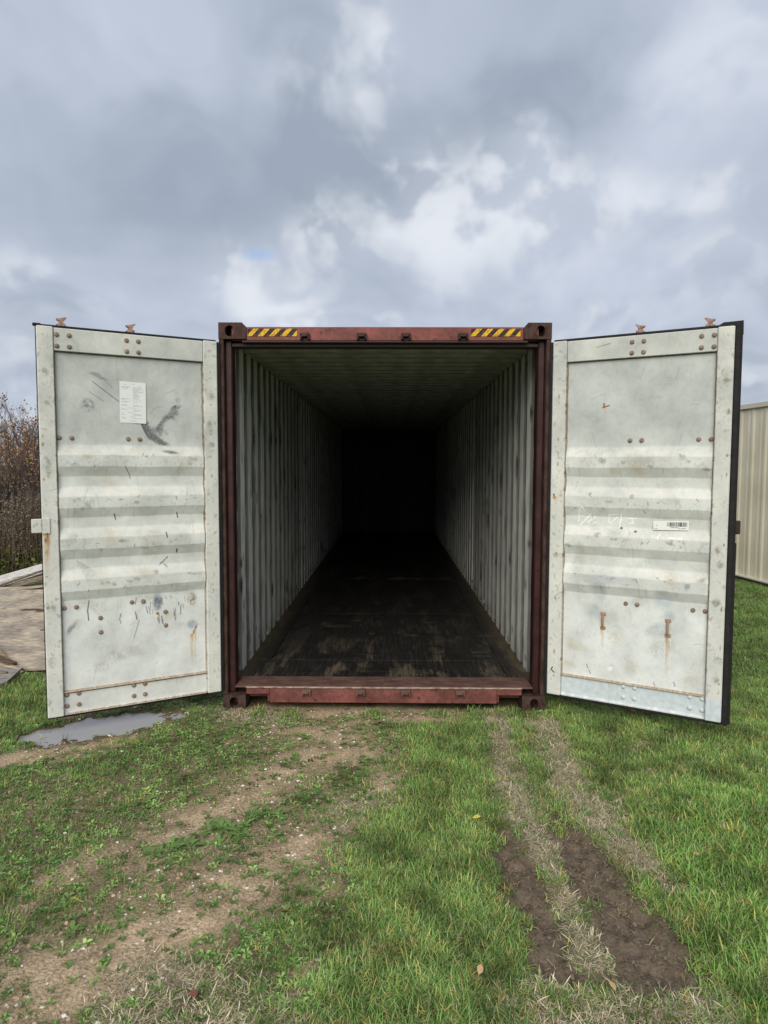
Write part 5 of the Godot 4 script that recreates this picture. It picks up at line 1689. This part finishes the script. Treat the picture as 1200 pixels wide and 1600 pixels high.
	for q in [[-0.66, 0.07, 0.07], [-0.05, 0.06, 0.05], [0.4, 0.05, 0.06], [0.92, 0.03, 0.06], [-0.93, 0.08, 0.04], [0.72, 0.05, 0.05]]:
		for i in 26:
			add.call("lush", q[0] + rg.randf_range(-1, 1) * q[2] * 1.3, q[1] + rg.randf_range(-0.06, 0.09), rg.randf_range(0.8, 1.35), Color(1, 1, 1) * rg.randf_range(0.8, 1.15))
	# lawn towards the shed and grass towards the scrap wood
	for i in 62000:
		var x := rg.randf_range(1.3, 7.2)
		var z := rg.randf_range(-9.0, 1.2)
		if x > 5.72: continue
		if x < 2.9 and z > -0.7: continue
		var tone := 1.0 + gn4.get_noise_2d(x * 0.8, z * 0.8) * 0.5 + rg.randf_range(-0.1, 0.1)
		add.call("lush", x, z, rg.randf_range(0.7, 1.15), Color(tone * 0.92, tone * 0.98, tone))
	for i in 30000:
		var x := rg.randf_range(-8.5, -1.3)
		var z := rg.randf_range(-6.6, 1.2)
		if x > -3.6 and z > -0.7: continue
		if x > -4.6 and x < -2.7 and z < -0.8 and z > -3.6: continue
		var tone := 1.0 + gn4.get_noise_2d(x * 0.8, z * 0.8) * 0.5 + rg.randf_range(-0.1, 0.1)
		add.call("lush" if rg.randf() < 0.6 else "clover", x, z, rg.randf_range(0.8, 1.3), Color(tone, tone, tone))
	for i in 60000:   # the rest of the plot, outside the worn part
		var x := rg.randf_range(-7.0, 7.0)
		var z := rg.randf_range(0.4, 5.4)
		if z < 3.35 and absf(x) < 2.3 + (3.2 - z) * 0.6: continue
		if z < 1.2 and absf(x) < 3.7: continue
		var tone := 1.0 + gn4.get_noise_2d(x * 0.8, z * 0.8) * 0.5 + rg.randf_range(-0.1, 0.1)
		add.call("lush" if x > -0.5 or rg.randf() < 0.5 else "short", x, z, rg.randf_range(0.8, 1.25), Color(tone, tone, tone))
	var say := {lush = ["grass", "green grass of the lawn round the container", "grass"], short = ["thin_grass", "short thin grass growing through bare soil left of centre", "grass"], straw = ["dry_grass", "flattened straw coloured grass along the wheel tracks", "dry grass"], clover = ["clover", "small round leaved clover among the thin grass", "clover"], weed = ["plantain_weeds", "broad leaved weeds beside the worn track", "weeds"]}
	for k in kinds:
		for i in kinds[k].size():
			scatter(say[k][0], kinds[k][i], out[k][i], say[k][1], say[k][2], 0.9 if k == "straw" else 0.6)
	# pale stones and crumbs of soil
	var stones := []
	var crumbs := []
	for i in 60000:
		var x := rg.randf_range(-2.9, 2.0)
		var z := rg.randf_range(0.0, 3.2)
		var bare := at_grid(g_bare, x, z, 0)
		var mud := at_grid(g_mud, x, z, 0)
		var r := rg.randf()
		var clump := gn4.get_noise_2d(x * 2.0 + 40.0, z * 2.0)
		if puddle_in(x, z) > -0.02: continue
		if x < 0.3 and ((bare > 0.3 and r < 0.03 + maxf(0.0, clump) * 0.16) or r < 0.007):
			var s := 0.005 + 0.013 * pow(rg.randf(), 2.5)
			var g := rg.randf_range(0.5, 0.8)
			stones.append([Transform3D(Basis.from_euler(Vector3(rg.randf_range(-0.4, 0.4), rg.randf() * TAU, rg.randf_range(-0.4, 0.4))).scaled(Vector3(s * rg.randf_range(0.9, 1.7), s * rg.randf_range(0.6, 1.1), s)), Vector3(x, height(x, z) + s * 0.12, z)), Color(g, g * 0.95, g * 0.84)])
		elif (mud > 0.3 and r < 0.55) or (bare > 0.25 and r < 0.3):
			var s := 0.004 + 0.016 * pow(rg.randf(), 3.0)
			var c := Color(0.15, 0.115, 0.085) if mud > 0.3 else Color(0.36, 0.28, 0.19)
			crumbs.append([Transform3D(Basis.from_euler(Vector3(rg.randf() * 3, rg.randf() * TAU, 0)).scaled(Vector3.ONE * s), Vector3(x, height(x, z) + s * 0.1, z)), c * rg.randf_range(0.7, 1.25)])
	scatter("pebbles", pebble(3), stones, "small pale stones scattered on the worn soil", "pebbles", 0.9)
	scatter("soil_crumbs", pebble(4), crumbs, "crumbs of soil in the ruts and on the worn track", "soil", 0.9)

func make_leaves() -> void:
	var cols := {"yellow": lin(0.62, 0.45, 0.08), "red": lin(0.2, 0.06, 0.045), "tan": lin(0.5, 0.33, 0.16)}
	var spots := [[0.49, 1.68, "yellow", "yellow fallen leaf in the green middle strip before the left wheel rut"], [0.82, 2.78, "tan", "tan fallen leaf on the straw at the foot of the ruts"], [-0.37, 2.42, "red", "dark red fallen leaf left of the green middle strip"], [-0.62, 2.83, "red", "red fallen leaf nearest the bottom edge of the picture"], [0.37, 2.72, "tan", "orange tan fallen leaf in the grass near the bottom edge, left of the ruts"], [-1.25, 2.35, "yellow", "pale yellow fallen leaf on the thin turf at the left"], [1.46, 2.0, "tan", "brown tan fallen leaf in the grass right of the ruts"]]
	var b := MB.new()
	var o := [Vector2(-0.03, 0), Vector2(-0.012, 0.014), Vector2(0.008, 0.016), Vector2(0.03, 0.0), Vector2(0.008, -0.016), Vector2(-0.012, -0.014)]
	for i in 6:
		var p: Vector2 = o[i]
		var q: Vector2 = o[(i + 1) % 6]
		b.tri(Vector3(0, -0.004, 0), Vector3(p.x, absf(p.y) * 0.35, p.y), Vector3(q.x, absf(q.y) * 0.35, q.y), Vector3.UP)
	b.box(Vector3(-0.05, -0.003, -0.001), Vector3(-0.028, 0.0, 0.001), 0.0003)
	var m := b.mesh()
	for i in spots.size():
		var q: Array = spots[i]
		var l := mat(cols[q[2]], 0.7)
		var e := part(self, "fallen_leaf", m, l, Transform3D(Basis.from_euler(Vector3(0.3, i * 1.9, 0.25)).scaled(Vector3.ONE * 0.72), Vector3(q[0], height(q[0], q[1]) + 0.035, q[1])))
		tag(e, q[3], "leaf", "fallen leaves on the grass")

# ---------------------------------------------------------------- scene
func _ready() -> void:
	var cam := Camera3D.new()
	cam.name = "camera"
	cam.fov = rad_to_deg(2.0 * atan(800.0 / 1056.87))
	cam.near = 0.05
	cam.far = 2000.0
	cam.position = Vector3(0.0459, 1.845, 5.0161)
	cam.rotation = Vector3(-0.0667, 0.0095, 0.0028)
	add_child(cam)
	cam.current = true
	var env := Environment.new()
	env.background_mode = Environment.BG_SKY
	env.sky = make_sky()
	env.background_energy_multiplier = 1.0 / EXPOSURE
	env.tonemap_mode = Environment.TONE_MAPPER_LINEAR
	env.tonemap_exposure = EXPOSURE
	env.sdfgi_enabled = true
	env.ssao_enabled = true
	env.ssil_enabled = true
	var we := WorldEnvironment.new()
	we.name = "world"
	we.environment = env
	add_child(we)
	var sun := DirectionalLight3D.new()
	sun.name = "sun"
	sun.light_energy = 0.5
	sun.light_color = Color(1.0, 0.975, 0.93)
	sun.light_angular_distance = 50.0
	sun.shadow_enabled = true
	sun.rotation = Vector3(deg_to_rad(-36), deg_to_rad(-11), 0)
	add_child(sun)
	R.seed = 1
	make_materials()
	make_ground()
	make_container()
	make_shed()
	make_scrap()
	make_thicket()
	make_turf()
	make_leaves()
